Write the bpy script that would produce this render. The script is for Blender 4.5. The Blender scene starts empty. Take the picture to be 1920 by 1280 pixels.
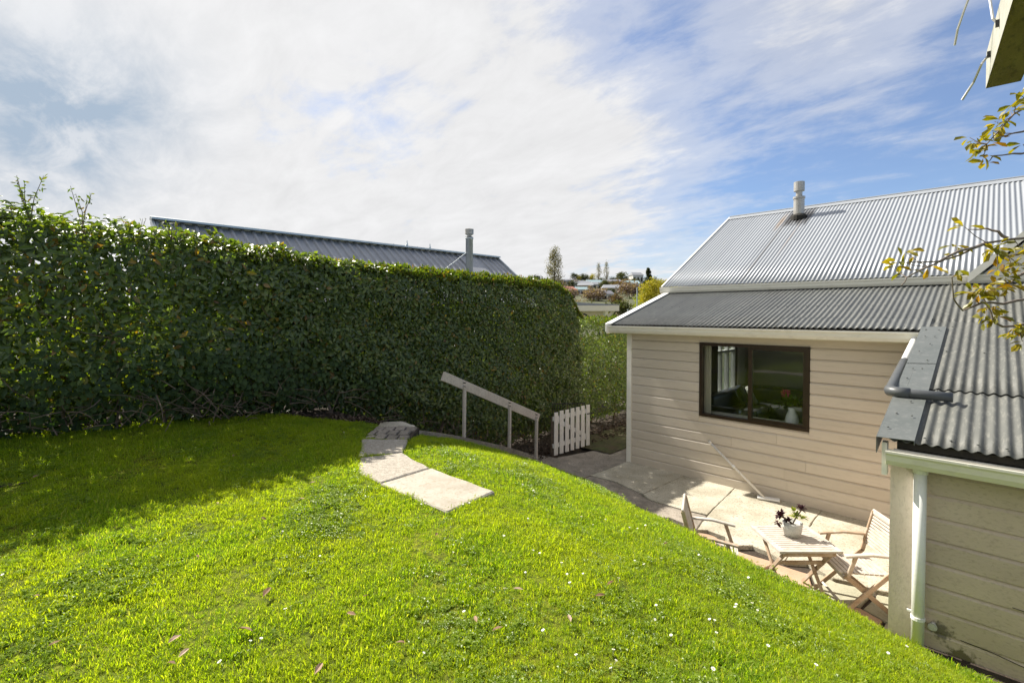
import bpy, bmesh, math, random
import numpy as np
from mathutils import Vector, Matrix, Euler
random.seed(7); rng = np.random.default_rng(7)
R = math.radians
C = bpy.context.scene.collection
sc = bpy.context.scene

# ---------------------------------------------------------------- camera, sky, sun, exposure
# world axes: x runs along the back wall of the house, y into the house, z up; origin at the wall's left foot
cam = bpy.data.objects.new('camera', bpy.data.cameras.new('camera')); C.objects.link(cam)
cam.location = (5.174, -8.505, 3.0); cam.rotation_euler = (R(88.8), 0, R(45))
cam.data.lens = 16.97; cam.data.sensor_width = 36; cam.data.shift_y = -0.0177
cam.data.clip_start = 0.05; cam.data.clip_end = 3000
sc.camera = cam
SUN_EL, SUN_AZ = 44.8, 182.0            # azimuth: angle of the to-sun vector from +x
sv = Vector((math.cos(R(SUN_EL))*math.cos(R(SUN_AZ)), math.cos(R(SUN_EL))*math.sin(R(SUN_AZ)), math.sin(R(SUN_EL))))
sun = bpy.data.objects.new('sun', bpy.data.lights.new('sun', 'SUN')); C.objects.link(sun)
sun.data.energy = 4.1; sun.data.angle = R(0.6); sun.data.color = (1.0, 0.94, 0.84)
sun.rotation_euler = sv.to_track_quat('Z', 'Y').to_euler()
sc.view_settings.view_transform = 'Standard'; sc.view_settings.look = 'None'
sc.view_settings.gamma = 1; sc.view_settings.use_curve_mapping = False
sc.view_settings.exposure = 1.32
sc.render.engine = 'CYCLES'
sc.cycles.max_bounces = 8; sc.cycles.transparent_max_bounces = 12
sc.cycles.use_denoising = True

W = bpy.data.worlds.new('World'); sc.world = W; W.use_nodes = True
nt = W.node_tree; nt.nodes.clear()
def N(t, kind, **kw):
    n = t.nodes.new(kind)
    for k, v in kw.items():
        if k.startswith('i_'): n.inputs[k[2:].replace('_', ' ')].default_value = v
        else: setattr(n, k, v)
    return n
def math_node(t, op, a, b=None, c=None, clamp=False):
    n = t.nodes.new('ShaderNodeMath'); n.operation = op; n.use_clamp = clamp
    for i, x in enumerate((a, b, c)):
        if x is None: continue
        if isinstance(x, (int, float)): n.inputs[i].default_value = x
        else: t.links.new(x, n.inputs[i])
    return n.outputs[0]
def ramp(t, fac, stops, interp='LINEAR'):
    n = t.nodes.new('ShaderNodeValToRGB'); n.color_ramp.interpolation = interp
    e = n.color_ramp.elements
    while len(e) < len(stops): e.new(0.5)
    for k, (p, c) in enumerate(stops):
        e[k].position = p
        e[k].color = (c, c, c, 1) if isinstance(c, (int, float)) else (*c, 1)
    t.links.new(fac, n.inputs[0]); return n.outputs[0]
def mixc(t, f, a, b, mode='MIX'):
    n = t.nodes.new('ShaderNodeMix'); n.data_type = 'RGBA'; n.blend_type = mode
    for i, x in ((0, f), (6, a), (7, b)):
        if isinstance(x, (int, float)): n.inputs[i].default_value = x
        elif isinstance(x, tuple): n.inputs[i].default_value = (*x, 1)
        else: t.links.new(x, n.inputs[i])
    return n.outputs[2]
def noise(t, vec, scale, detail=6, rough=.55, dist=0.0):
    n = t.nodes.new('ShaderNodeTexNoise'); n.inputs['Scale'].default_value = scale
    n.inputs['Detail'].default_value = detail; n.inputs['Roughness'].default_value = rough
    n.inputs['Distortion'].default_value = dist
    if vec is not None: t.links.new(vec, n.inputs['Vector'])
    return n.outputs['Fac']

sky = N(nt, 'ShaderNodeTexSky', sky_type='NISHITA', sun_disc=False)
sky.sun_elevation = R(SUN_EL)
sky.sun_rotation = math.atan2(sv.x, sv.y)
sky.air_density = 1.0; sky.dust_density = 0.6; sky.ozone_density = 2.0
tc = N(nt, 'ShaderNodeTexCoord')
sep = N(nt, 'ShaderNodeSeparateXYZ'); nt.links.new(tc.outputs['Generated'], sep.inputs[0])
dx, dy, dz = sep.outputs
den = math_node(nt, 'ADD', math_node(nt, 'MAXIMUM', dz, 0.0), 0.16)
px = math_node(nt, 'DIVIDE', dx, den); py = math_node(nt, 'DIVIDE', dy, den)
cmb = N(nt, 'ShaderNodeCombineXYZ'); nt.links.new(px, cmb.inputs[0]); nt.links.new(py, cmb.inputs[1])
mp = N(nt, 'ShaderNodeMapping'); nt.links.new(cmb.outputs[0], mp.inputs[0])
mp.inputs['Rotation'].default_value = (0, 0, R(28)); mp.inputs['Scale'].default_value = (0.75, 1.25, 1); mp.inputs['Location'].default_value = (3.1, 1.7, 0)
big = noise(nt, mp.outputs[0], 0.75, 8, .58, .2)
mp2 = N(nt, 'ShaderNodeMapping'); nt.links.new(cmb.outputs[0], mp2.inputs[0])
mp2.inputs['Rotation'].default_value = (0, 0, R(40)); mp2.inputs['Scale'].default_value = (1.0, 2.1, 1)
fine = noise(nt, mp2.outputs[0], 2.6, 9, .64, .35)
puff = noise(nt, cmb.outputs[0], 6.0, 8, .6, .2)
toward = math_node(nt, 'ADD', math_node(nt, 'MULTIPLY', dx, -0.33), math_node(nt, 'MULTIPLY', dy, -0.16))
toward = math_node(nt, 'ADD', toward, 0.015)   # more cirrus towards the sun
cov = math_node(nt, 'ADD', math_node(nt, 'ADD', math_node(nt, 'MULTIPLY', big, 1.25), math_node(nt, 'MULTIPLY', fine, 0.50)),
                math_node(nt, 'ADD', toward, math_node(nt, 'MULTIPLY', puff, 0.30)))
# cloud banks (+) and clear holes (-) of this sky, each a direction, a tightness and an amount
BLOBS = [(-0.382, 0.813, 0.44, 60, -0.42), (-0.293, 0.888, 0.354, 90, -0.28), (-0.452, 0.737, 0.502, 110, -0.25), (-0.088, 0.968, 0.235, 22, -0.34), (0.008, 0.944, 0.331, 20, -0.12), (-0.473, 0.873, 0.123, 150, -0.25), (-0.799, 0.434, 0.417, 70, -0.12), (-0.205, 0.881, 0.425, 90, 0.34), (-0.292, 0.831, 0.474, 150, 0.15), (-0.751, 0.589, 0.298, 6, 0.16), (-0.53, 0.772, 0.35, 40, 0.16), (-0.418, 0.871, 0.257, 80, 0.16), (-0.127, 0.9, 0.417, 120, 0.12)]
GREYS = [(-0.947, 0.034, 0.32, 170, 0.32), (-0.97, -0.015, 0.242, 140, 0.22), (-0.936, 0.13, 0.328, 200, 0.17), (-0.974, 0.028, 0.223, 200, 0.14)]
for bx_, by_, bz_, kk, am in BLOBS:
    dn = N(nt, 'ShaderNodeVectorMath', operation='DOT_PRODUCT'); nt.links.new(tc.outputs['Generated'], dn.inputs[0]); dn.inputs[1].default_value = (bx_, by_, bz_)
    cov = math_node(nt, 'ADD', cov, math_node(nt, 'MULTIPLY', math_node(nt, 'POWER', math_node(nt, 'MAXIMUM', dn.outputs['Value'], 0.0), float(kk)), am*.72))
cov01 = math_node(nt, 'MULTIPLY', math_node(nt, 'SUBTRACT', cov, 0.62), 1.25, None, True)
cmask = ramp(nt, cov01, [(0.10, 0.12), (0.42, 0.55), (0.70, 1.0)], 'EASE')
sd = N(nt, 'ShaderNodeVectorMath', operation='DOT_PRODUCT'); nt.links.new(tc.outputs['Generated'], sd.inputs[0]); sd.inputs[1].default_value = tuple(sv)
glow = math_node(nt, 'POWER', math_node(nt, 'MAXIMUM', sd.outputs['Value'], 0.0), 5.0)
cb = math_node(nt, 'ADD', 3.4, math_node(nt, 'MULTIPLY', glow, 0.2))
cb = math_node(nt, 'MULTIPLY', cb, math_node(nt, 'ADD', 0.82, math_node(nt, 'MULTIPLY', fine, 0.34)))
gsum = None
for bx_, by_, bz_, kk, am in GREYS:       # thin grey-blue gaps in the bright cloud
    dn = N(nt, 'ShaderNodeVectorMath', operation='DOT_PRODUCT'); nt.links.new(tc.outputs['Generated'], dn.inputs[0]); dn.inputs[1].default_value = (bx_, by_, bz_)
    w_ = math_node(nt, 'MULTIPLY', math_node(nt, 'POWER', math_node(nt, 'MAXIMUM', dn.outputs['Value'], 0.0), float(kk)), am*2.2)
    gsum = w_ if gsum is None else math_node(nt, 'ADD', gsum, w_)
gsum = math_node(nt, 'MULTIPLY', gsum, ramp(nt, fine, [(.36, 1.), (.62, .35)]), None, True)
ccol = N(nt, 'ShaderNodeCombineColor'); nt.links.new(cb, ccol.inputs[0])
nt.links.new(math_node(nt, 'MULTIPLY', cb, 1.0), ccol.inputs[1]); nt.links.new(math_node(nt, 'MULTIPLY', cb, 1.01), ccol.inputs[2])
blue = mixc(nt, 1.0, sky.outputs[0], (0.40, 0.485, 0.60), 'MULTIPLY')
skyc = mixc(nt, cmask, blue, mixc(nt, gsum, ccol.outputs[0], (1.7, 2.1, 2.6)))
bg = N(nt, 'ShaderNodeBackground'); nt.links.new(skyc, bg.inputs[0]); bg.inputs[1].default_value = 0.1
wo = N(nt, 'ShaderNodeOutputWorld'); nt.links.new(bg.outputs[0], wo.inputs[0])

# ---------------------------------------------------------------- materials
def new_mat(name):
    m = bpy.data.materials.new(name); m.use_nodes = True; t = m.node_tree
    return m, t, t.nodes['Principled BSDF'], t.nodes['Material Output']
def wpos(t): return N(t, 'ShaderNodeNewGeometry').outputs['Position']
def stretch(t, vec, s, rot=(0, 0, 0)):
    n = N(t, 'ShaderNodeMapping'); n.inputs['Scale'].default_value = s; n.inputs['Rotation'].default_value = rot
    t.links.new(vec, n.inputs[0]); return n.outputs[0]
def add_bump(t, b, h, strength, dist=.01):
    n = N(t, 'ShaderNodeBump'); n.inputs['Strength'].default_value = strength; n.inputs['Distance'].default_value = dist
    t.links.new(h, n.inputs['Height']); t.links.new(n.outputs[0], b.inputs['Normal'])
def rough_mat(name, c1, c2, scale=4, rough=.6, bump=.2, bscale=80, c3=None, fscale=60, famt=.35, metallic=0, spec=.4, st=None, thr=(.35, .65), isl=0.0):
    m, t, b, o = new_mat(name); p = wpos(t)
    q = stretch(t, p, st) if st else p
    col = mixc(t, ramp(t, noise(t, q, scale, 7, .6), [(thr[0], 0.), (thr[1], 1.)]), c1, c2)
    if c3: col = mixc(t, math_node(t, 'MULTIPLY', ramp(t, noise(t, q, fscale, 4, .65), [(.52, 0.), (.66, 1.)]), famt), col, c3)
    if isl:
        r = N(t, 'ShaderNodeObjectInfo').outputs['Random']
        col = mixc(t, 1.0, col, ramp(t, r, [(0, 1 - isl), (1, 1 + isl * .0 + 0.0)]), 'MULTIPLY')
    t.links.new(col, b.inputs['Base Color']); b.inputs['Roughness'].default_value = rough
    b.inputs['Metallic'].default_value = metallic; b.inputs['Specular IOR Level'].default_value = spec
    if bump: add_bump(t, b, noise(t, q, bscale, 5, .6), bump)
    return m
def leaf_mat(name, stops, trans=.35, rough=.35, tcol=(1.0, 1.25, .25), spec=.5, big=None, objrand=False, tmul=1.6):
    m, t, b, o = new_mat(name)
    g = N(t, 'ShaderNodeNewGeometry')
    r = N(t, 'ShaderNodeObjectInfo').outputs['Random'] if objrand else g.outputs['Random Per Island']
    col = ramp(t, r, stops)
    if big:
        k = ramp(t, noise(t, g.outputs['Position'], big[0], 4, .55), [(.36, 0.), (.64, 1.)])
        col = mixc(t, math_node(t, 'MULTIPLY', k, big[2]), col, big[1])
    t.links.new(col, b.inputs['Base Color']); b.inputs['Roughness'].default_value = rough; b.inputs['Specular IOR Level'].default_value = spec
    tr = N(t, 'ShaderNodeBsdfTranslucent')
    t.links.new(mixc(t, 1.0, col, tuple(tmul * c for c in tcol), 'MULTIPLY'), tr.inputs[0])
    mx = N(t, 'ShaderNodeMixShader'); mx.inputs[0].default_value = trans
    t.links.new(b.outputs[0], mx.inputs[1]); t.links.new(tr.outputs[0], mx.inputs[2]); t.links.new(mx.outputs[0], o.inputs[0])
    return m

m_board = rough_mat('beige board paint', (.57, .505, .415), (.62, .555, .465), 1.1, .55, .15, 30, (.36, .31, .25), 9, .22, st=(.5, 1, 3), isl=.09)
m_shedboard = rough_mat('weathered beige board paint', (.53, .435, .35), (.59, .49, .40), 2.0, .6, .3, 45, (.28, .22, .165), 38, .35, st=(.8, 1, 1.6), isl=.10)
m_corner = rough_mat('flaking pale paint', (.54, .465, .38), (.60, .525, .44), 3, .6, .2, 40, (.30, .26, .2), 26, .28, st=(2, 2, .8))
m_trim = rough_mat('cream trim paint', (.76, .735, .65), (.80, .78, .70), 2, .4, .06, 30, (.5, .46, .38), 14, .25, st=(.4, 1, 1))
m_white = rough_mat('white paint', (.76, .76, .74), (.8, .8, .78), 3, .35, .05, 30, (.55, .54, .5), 18, .2)
m_offwhite = rough_mat('off white gate paint', (.74, .70, .64), (.78, .75, .69), 5, .55, .15, 40, (.38, .34, .28), 22, .4, st=(2, 2, .6))
m_rail = rough_mat('taupe rail paint', (.48, .42, .36), (.54, .48, .42), 5, .6, .2, 50, (.25, .22, .18), 26, .45)
m_roof = rough_mat('dark grey green roof paint', (.085, .09, .088), (.115, .12, .114), 2.2, .55, .15, 60, (.2, .2, .18), 18, .45, st=(2.5, .5, 1), isl=.1)
m_roof_pale = rough_mat('olive grey roof paint', (.085, .088, .08), (.11, .112, .10), 2.0, .62, .15, 60, (.20, .195, .17), 16, .5, st=(2.5, .5, 1), isl=.12)
m_flash = rough_mat('grey flashing paint', (.085, .095, .09), (.105, .113, .108), 3, .45, .05, 60, (.2, .2, .19), 22, .3)
m_screw = rough_mat('screw heads', (.08, .085, .08), (.12, .12, .11), 60, .4, 0)
m_greypipe = rough_mat('grey pipe paint', (.07, .075, .078), (.09, .095, .098), 6, .4, .02, 50)
m_frame = rough_mat('bronze aluminium', (.035, .022, .016), (.045, .029, .021), 10, .32, .02, 60, metallic=.3)
m_dark = rough_mat('dark gap', (.015, .014, .012), (.03, .027, .022), 12, .9, .2)
m_plaster = rough_mat('room wall paint', (.70, .67, .61), (.74, .71, .65), 2, .8, .05)
m_floor = rough_mat('dark carpet', (.06, .055, .05), (.08, .075, .07), 12, .95, .3, 200)
m_sofa = rough_mat('black leather', (.075, .075, .08), (.10, .10, .105), 9, .3, .25, 40, spec=.9)
m_cushion = rough_mat('navy cushion cloth', (.015, .018, .04), (.02, .024, .05), 12, .8, .2)
m_cushpale = rough_mat('pale cushion cloth', (.5, .49, .46), (.56, .55, .52), 12, .8, .2)
m_curtain = rough_mat('beige curtain', (.62, .57, .48), (.66, .61, .52), 8, .8, .1, 60)
m_curtdark = rough_mat('taupe curtain', (.24, .2, .16), (.28, .24, .2), 8, .8, .1, 60)
m_ceramic = rough_mat('white ceramic', (.72, .73, .72), (.76, .77, .76), 4, .25, 0)
m_flue = rough_mat('galvanised flue', (.34, .33, .31), (.42, .41, .39), 5, .45, .08, 40, (.2, .18, .15), 9, .5, metallic=.35)
m_galv = rough_mat('bright galvanised pipe', (.42, .46, .47), (.52, .56, .57), 4, .35, .04, 30, metallic=.5)
m_troof = rough_mat('charcoal trough roof', (.27, .275, .29), (.32, .325, .34), 2, .5, .03)
m_conc = rough_mat('pale patio concrete', (.35, .315, .235), (.53, .49, .395), 1.9, .85, .8, 110, (.17, .145, .105), 45, .8)
m_conc2 = rough_mat('grey rough concrete', (.22, .19, .155), (.36, .315, .26), 3.5, .9, .9, 70, (.11, .09, .07), 28, .8)
m_pale = rough_mat('pale slab concrete', (.33, .295, .235), (.46, .42, .35), 3.2, .85, .7, 120, (.28, .23, .16), 34, .75)
m_agg = rough_mat('exposed aggregate', (.30, .265, .215), (.45, .405, .335), 26, .9, .9, 110, (.1, .09, .07), 70, .7)
m_brick = rough_mat('mossy grey bricks', (.26, .225, .18), (.36, .31, .255), 14, .9, .6, 90, (.08, .085, .04), 30, .7, isl=.25)
m_stone_r = rough_mat('salmon paving stone', (.42, .275, .18), (.5, .345, .24), 3, .8, .35, 90, (.28, .2, .13), 40, .4, isl=.12)
m_stone_g = rough_mat('greenish paving stone', (.34, .33, .235), (.42, .4, .3), 3, .8, .35, 90, (.2, .2, .13), 40, .5, isl=.12)
m_stone_t = rough_mat('tan paving stone', (.46, .34, .2), (.52, .41, .27), 3, .8, .35, 90, (.3, .22, .13), 40, .4, isl=.12)
m_soil = rough_mat('dark soil', (.028, .02, .014), (.055, .04, .028), 6, .95, 1.0, 40, (.1, .075, .05), 30, .5)
m_wood = rough_mat('weathered teak', (.34, .235, .15), (.44, .33, .235), 6, .6, .2, 60, (.54, .47, .4), 9, .6, st=(1, 1, 1))
m_woodpale = rough_mat('silvered teak', (.42, .375, .32), (.52, .475, .42), 8, .65, .2, 60, (.35, .27, .19), 20, .45)
m_pot = rough_mat('speckled grey pot', (.46, .45, .42), (.56, .55, .52), 9, .7, .4, 90, (.26, .25, .23), 70, .6)
m_beam = rough_mat('weathered white beam', (.32, .32, .27), (.42, .41, .36), 5, .7, .3, 40, (.3, .31, .22), 14, .6)
m_moss = rough_mat('mossy beam underside', (.16, .13, .055), (.22, .19, .09), 6, .85, .4, 40, (.045, .04, .02), 18, .6, st=(3, 1, 1))
m_iron = rough_mat('black iron', (.02, .02, .02), (.03, .03, .03), 10, .5, 0)
m_wire = rough_mat('grey cable', (.42, .42, .42), (.48, .48, .48), 10, .5, 0)
m_bark = rough_mat('brown twigs', (.12, .085, .06), (.2, .15, .11), 18, .85, .4, 60)
m_branch = rough_mat('grey branch bark', (.13, .1, .08), (.22, .18, .15), 20, .85, .4, 80)
m_cream = rough_mat('cream house paint', (.80, .75, .58), (.82, .78, .62), 1, .6, 0)
m_hill = rough_mat('far hillside', (.05, .06, .022), (.09, .085, .04), .05, .95, 0, 1, (.06, .075, .03), .2, .8)
m_ground = rough_mat('lower ground', (.05, .07, .025), (.08, .08, .04), .4, .95, 0)
m_verge = rough_mat('leaf strewn lawn strip', (.06, .075, .022), (.085, .065, .035), 3, .95, .6, 50, (.035, .028, .018), 14, .7)

def shed_stain():
    t = m_shedboard.node_tree; b = t.nodes['Principled BSDF']; src = b.inputs['Base Color'].links[0].from_socket
    p = wpos(t); d = N(t, 'ShaderNodeVectorMath', operation='DISTANCE'); t.links.new(p, d.inputs[0]); d.inputs[1].default_value = (5.03, -3.31, .24)
    k = math_node(t, 'ADD', math_node(t, 'MULTIPLY', d.outputs['Value'], -7.0), math_node(t, 'MULTIPLY', noise(t, p, 22, 6, .65), 1.9))
    col = mixc(t, math_node(t, 'MULTIPLY', ramp(t, k, [(.18, 0.), (.5, .85)]), 1.0), src, (.10, .09, .025))
    d2 = N(t, 'ShaderNodeVectorMath', operation='DISTANCE'); t.links.new(p, d2.inputs[0]); d2.inputs[1].default_value = (4.9, -3.31, .42)
    k2 = math_node(t, 'ADD', math_node(t, 'MULTIPLY', d2.outputs['Value'], -9.0), math_node(t, 'MULTIPLY', noise(t, p, 30, 6, .65), 1.9))
    col = mixc(t, math_node(t, 'MULTIPLY', ramp(t, k2, [(.2, 0.), (.5, .8)]), 1.0), col, (.09, .08, .06))
    t.links.new(col, b.inputs['Base Color'])
shed_stain()
def glass_mat():
    m, t, b, o = new_mat('window glass')
    tr = N(t, 'ShaderNodeBsdfTransparent'); tr.inputs[0].default_value = (.95, .97, .96, 1)
    gl = N(t, 'ShaderNodeBsdfGlossy'); gl.inputs['Roughness'].default_value = .01
    fr = N(t, 'ShaderNodeFresnel'); fr.inputs[0].default_value = 1.5
    f2 = math_node(t, 'MULTIPLY', fr.outputs[0], 0.6, None, True)
    mx = N(t, 'ShaderNodeMixShader'); t.links.new(f2, mx.inputs[0]); t.links.new(tr.outputs[0], mx.inputs[1]); t.links.new(gl.outputs[0], mx.inputs[2])
    t.links.new(mx.outputs[0], o.inputs[0]); return m
m_glass = glass_mat()

def silver_roof():
    m, t, b, o = new_mat('silver corrugated roof'); p = wpos(t)
    s = N(t, 'ShaderNodeSeparateXYZ'); t.links.new(p, s.inputs[0]); x, y, z = s.outputs
    q = stretch(t, p, (6, .4, .4))
    col = mixc(t, noise(t, q, 1.2, 6, .6), (.27, .29, .315), (.345, .365, .39))
    r = N(t, 'ShaderNodeObjectInfo').outputs['Random']
    col = mixc(t, 1.0, col, ramp(t, r, [(0, .88), (1, 1.)]), 'MULTIPLY')
    nz = noise(t, stretch(t, p, (9, 1.2, 1.2)), 1.6, 6, .65)
    def band(v, lo, hi, soft):
        return math_node(t, 'MULTIPLY', math_node(t, 'MULTIPLY', math_node(t, 'SUBTRACT', v, lo), 1 / soft, None, True),
                         math_node(t, 'MULTIPLY', math_node(t, 'SUBTRACT', hi, v), 1 / soft, None, True))
    soot = math_node(t, 'MULTIPLY', band(x, 1.22, 1.86, .05), band(y, 4.9, 6.3, .35))
    soot = math_node(t, 'MULTIPLY', soot, ramp(t, math_node(t, 'ADD', nz, math_node(t, 'MULTIPLY', math_node(t, 'SUBTRACT', y, 5.3), .5)), [(.35, 0.), (.6, 1.)]))
    col = mixc(t, math_node(t, 'MULTIPLY', soot, .93), col, (.035, .032, .03))
    rust = math_node(t, 'MULTIPLY', band(x, 1.08, 1.24, .05), band(y, 4.9, 6.2, .5))
    col = mixc(t, math_node(t, 'MULTIPLY', math_node(t, 'MULTIPLY', rust, nz), 1.1, None, True), col, (.30, .19, .09))
    st1 = math_node(t, 'MULTIPLY', band(x, 1.275, 1.325, .02), band(y, 2.2, 5.6, .4))
    st2 = math_node(t, 'MULTIPLY', band(x, 1.64, 1.70, .02), band(y, 3.2, 5.6, 1.0))
    col = mixc(t, math_node(t, 'MULTIPLY', st1, .8), col, (.10, .09, .085))
    col = mixc(t, math_node(t, 'MULTIPLY', st2, .55), col, (.24, .18, .14))
    t.links.new(col, b.inputs['Base Color']); b.inputs['Roughness'].default_value = .45; b.inputs['Metallic'].default_value = .15
    return m
m_silver = silver_roof()

m_grass = leaf_mat('lawn grass blades', [(0, (.115, .19, .012)), (.5, (.18, .275, .018)), (.85, (.26, .33, .026)), (1, (.43, .40, .14))],
                   trans=.54, rough=.5, tcol=(1.16, 1.18, .24), spec=.2, big=(1.3, (.305, .34, .022), .6), tmul=1.9)
m_clover = leaf_mat('lawn clover', [(0, (.13, .20, .012)), (1, (.20, .27, .016))], trans=.4, rough=.4, tcol=(1.1, 1.25, .25), spec=.35, tmul=1.5)
def lawn_mat():
    m, t, b, o = new_mat('lawn thatch'); p = wpos(t)
    col = mixc(t, ramp(t, noise(t, p, 1.1, 5, .6), [(.36, 0.), (.64, 1.)]), (.09, .13, .01), (.18, .19, .018))
    col = mixc(t, ramp(t, noise(t, p, 22, 4, .6), [(.45, 0.), (.62, .8)]), col, (.028, .04, .008))
    t.links.new(col, b.inputs['Base Color']); b.inputs['Roughness'].default_value = .9; b.inputs['Specular IOR Level'].default_value = .1
    add_bump(t, b, noise(t, p, 60, 4, .6), .8, .02); return m
m_lawn = lawn_mat()
m_laurel = leaf_mat('laurel leaves', [(0, (.046, .074, .024)), (.55, (.092, .130, .038)), (.86, (.15, .19, .052)), (.96, (.12, .12, .03)), (.98, (.3, .17, .03)), (1, (.14, .08, .04))],
                    trans=.26, rough=.4, tcol=(1.6, 1.7, .25), tmul=2.0, spec=.55)
m_hedge = leaf_mat('clipped hedge leaves', [(0, (.046, .074, .024)), (.55, (.092, .130, .038)), (.86, (.15, .19, .052)), (.97, (.12, .12, .03)), (.985, (.24, .15, .03)), (1, (.12, .075, .04))],
                   trans=.26, rough=.38, tcol=(1.6, 1.7, .25), tmul=2.0, spec=.55)
m_hedgetop = leaf_mat('young hedge tips', [(0, (.05, .085, .012)), (.6, (.09, .12, .016)), (.9, (.14, .14, .025)), (1, (.2, .09, .03))], trans=.32, rough=.6, tcol=(1.6, 1.7, .2), tmul=1.6, spec=.2)
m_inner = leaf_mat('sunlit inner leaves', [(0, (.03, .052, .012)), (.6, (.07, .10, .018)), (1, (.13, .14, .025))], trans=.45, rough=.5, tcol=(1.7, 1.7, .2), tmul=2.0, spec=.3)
m_ivy = leaf_mat('ivy leaves', [(0, (.026, .048, .015)), (.8, (.052, .085, .024)), (1, (.085, .12, .026))], trans=.24, rough=.55, tmul=1.8, spec=.22)
m_litter = leaf_mat('dry leaves', [(0, (.04, .026, .018)), (.5, (.075, .05, .034)), (1, (.16, .12, .085))], trans=.12, rough=.8, tcol=(1, .8, .5), spec=.2, tmul=1)
m_dryleaf = leaf_mat('fallen brown leaves', [(0, (.16, .09, .05)), (.6, (.3, .19, .12)), (1, (.42, .3, .22))], trans=.15, rough=.7, tcol=(1, .8, .5), spec=.2, objrand=True, tmul=1)
m_treeleaf = leaf_mat('yellow green tree leaves', [(0, (.11, .12, .012)), (.5, (.2, .18, .018)), (.85, (.26, .21, .025)), (1, (.24, .13, .02))], trans=.45, rough=.4, tcol=(1.3, 1.2, .2), objrand=True, tmul=1.6)
m_succ_dark = leaf_mat('dark succulent leaves', [(0, (.03, .01, .014)), (1, (.065, .02, .025))], trans=.12, rough=.35, tcol=(1.4, .5, .6), tmul=1.2)
m_succ_green = leaf_mat('lime succulent leaves', [(0, (.2, .24, .03)), (1, (.36, .36, .06))], trans=.25, rough=.4, tmul=1.2)
m_pink = leaf_mat('pink petals', [(0, (.4, .03, .14)), (.6, (.55, .06, .22)), (1, (.5, .16, .08))], trans=.3, rough=.5, tcol=(1.3, .6, .8), tmul=1.2)
m_flowleaf = leaf_mat('bouquet leaves', [(0, (.03, .07, .012)), (1, (.1, .14, .02))], trans=.3, rough=.45)
m_petal = rough_mat('daisy petals', (.74, .74, .72), (.8, .8, .78), 30, .5, 0)
m_yolk = rough_mat('daisy centres', (.6, .42, .03), (.66, .48, .05), 30, .6, 0)
def far_leaf(name, a, b_, c):
    return leaf_mat(name, [(0, a), (.6, b_), (1, c)], trans=.25, rough=.6, spec=.2, tcol=(1.2, 1.2, .4), tmul=1.4)
m_far_olive = far_leaf('far olive foliage', (.04, .055, .018), (.075, .085, .028), (.12, .11, .035))
m_far_dark = far_leaf('far dark foliage', (.022, .034, .014), (.04, .052, .02), (.07, .075, .025))
m_far_poplar = far_leaf('far poplar foliage', (.11, .11, .05), (.18, .165, .075), (.26, .22, .11))
m_far_willow = far_leaf('far willow foliage', (.24, .23, .02), (.36, .32, .03), (.46, .38, .05))
m_far_lime = far_leaf('far lime foliage', (.2, .25, .01), (.3, .36, .014), (.4, .42, .03))
m_far_bare = far_leaf('far bare twigs', (.17, .12, .1), (.23, .17, .15), (.3, .23, .2))
m_far_rust = far_leaf('far russet foliage', (.085, .055, .035), (.13, .085, .045), (.19, .14, .065))

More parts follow.
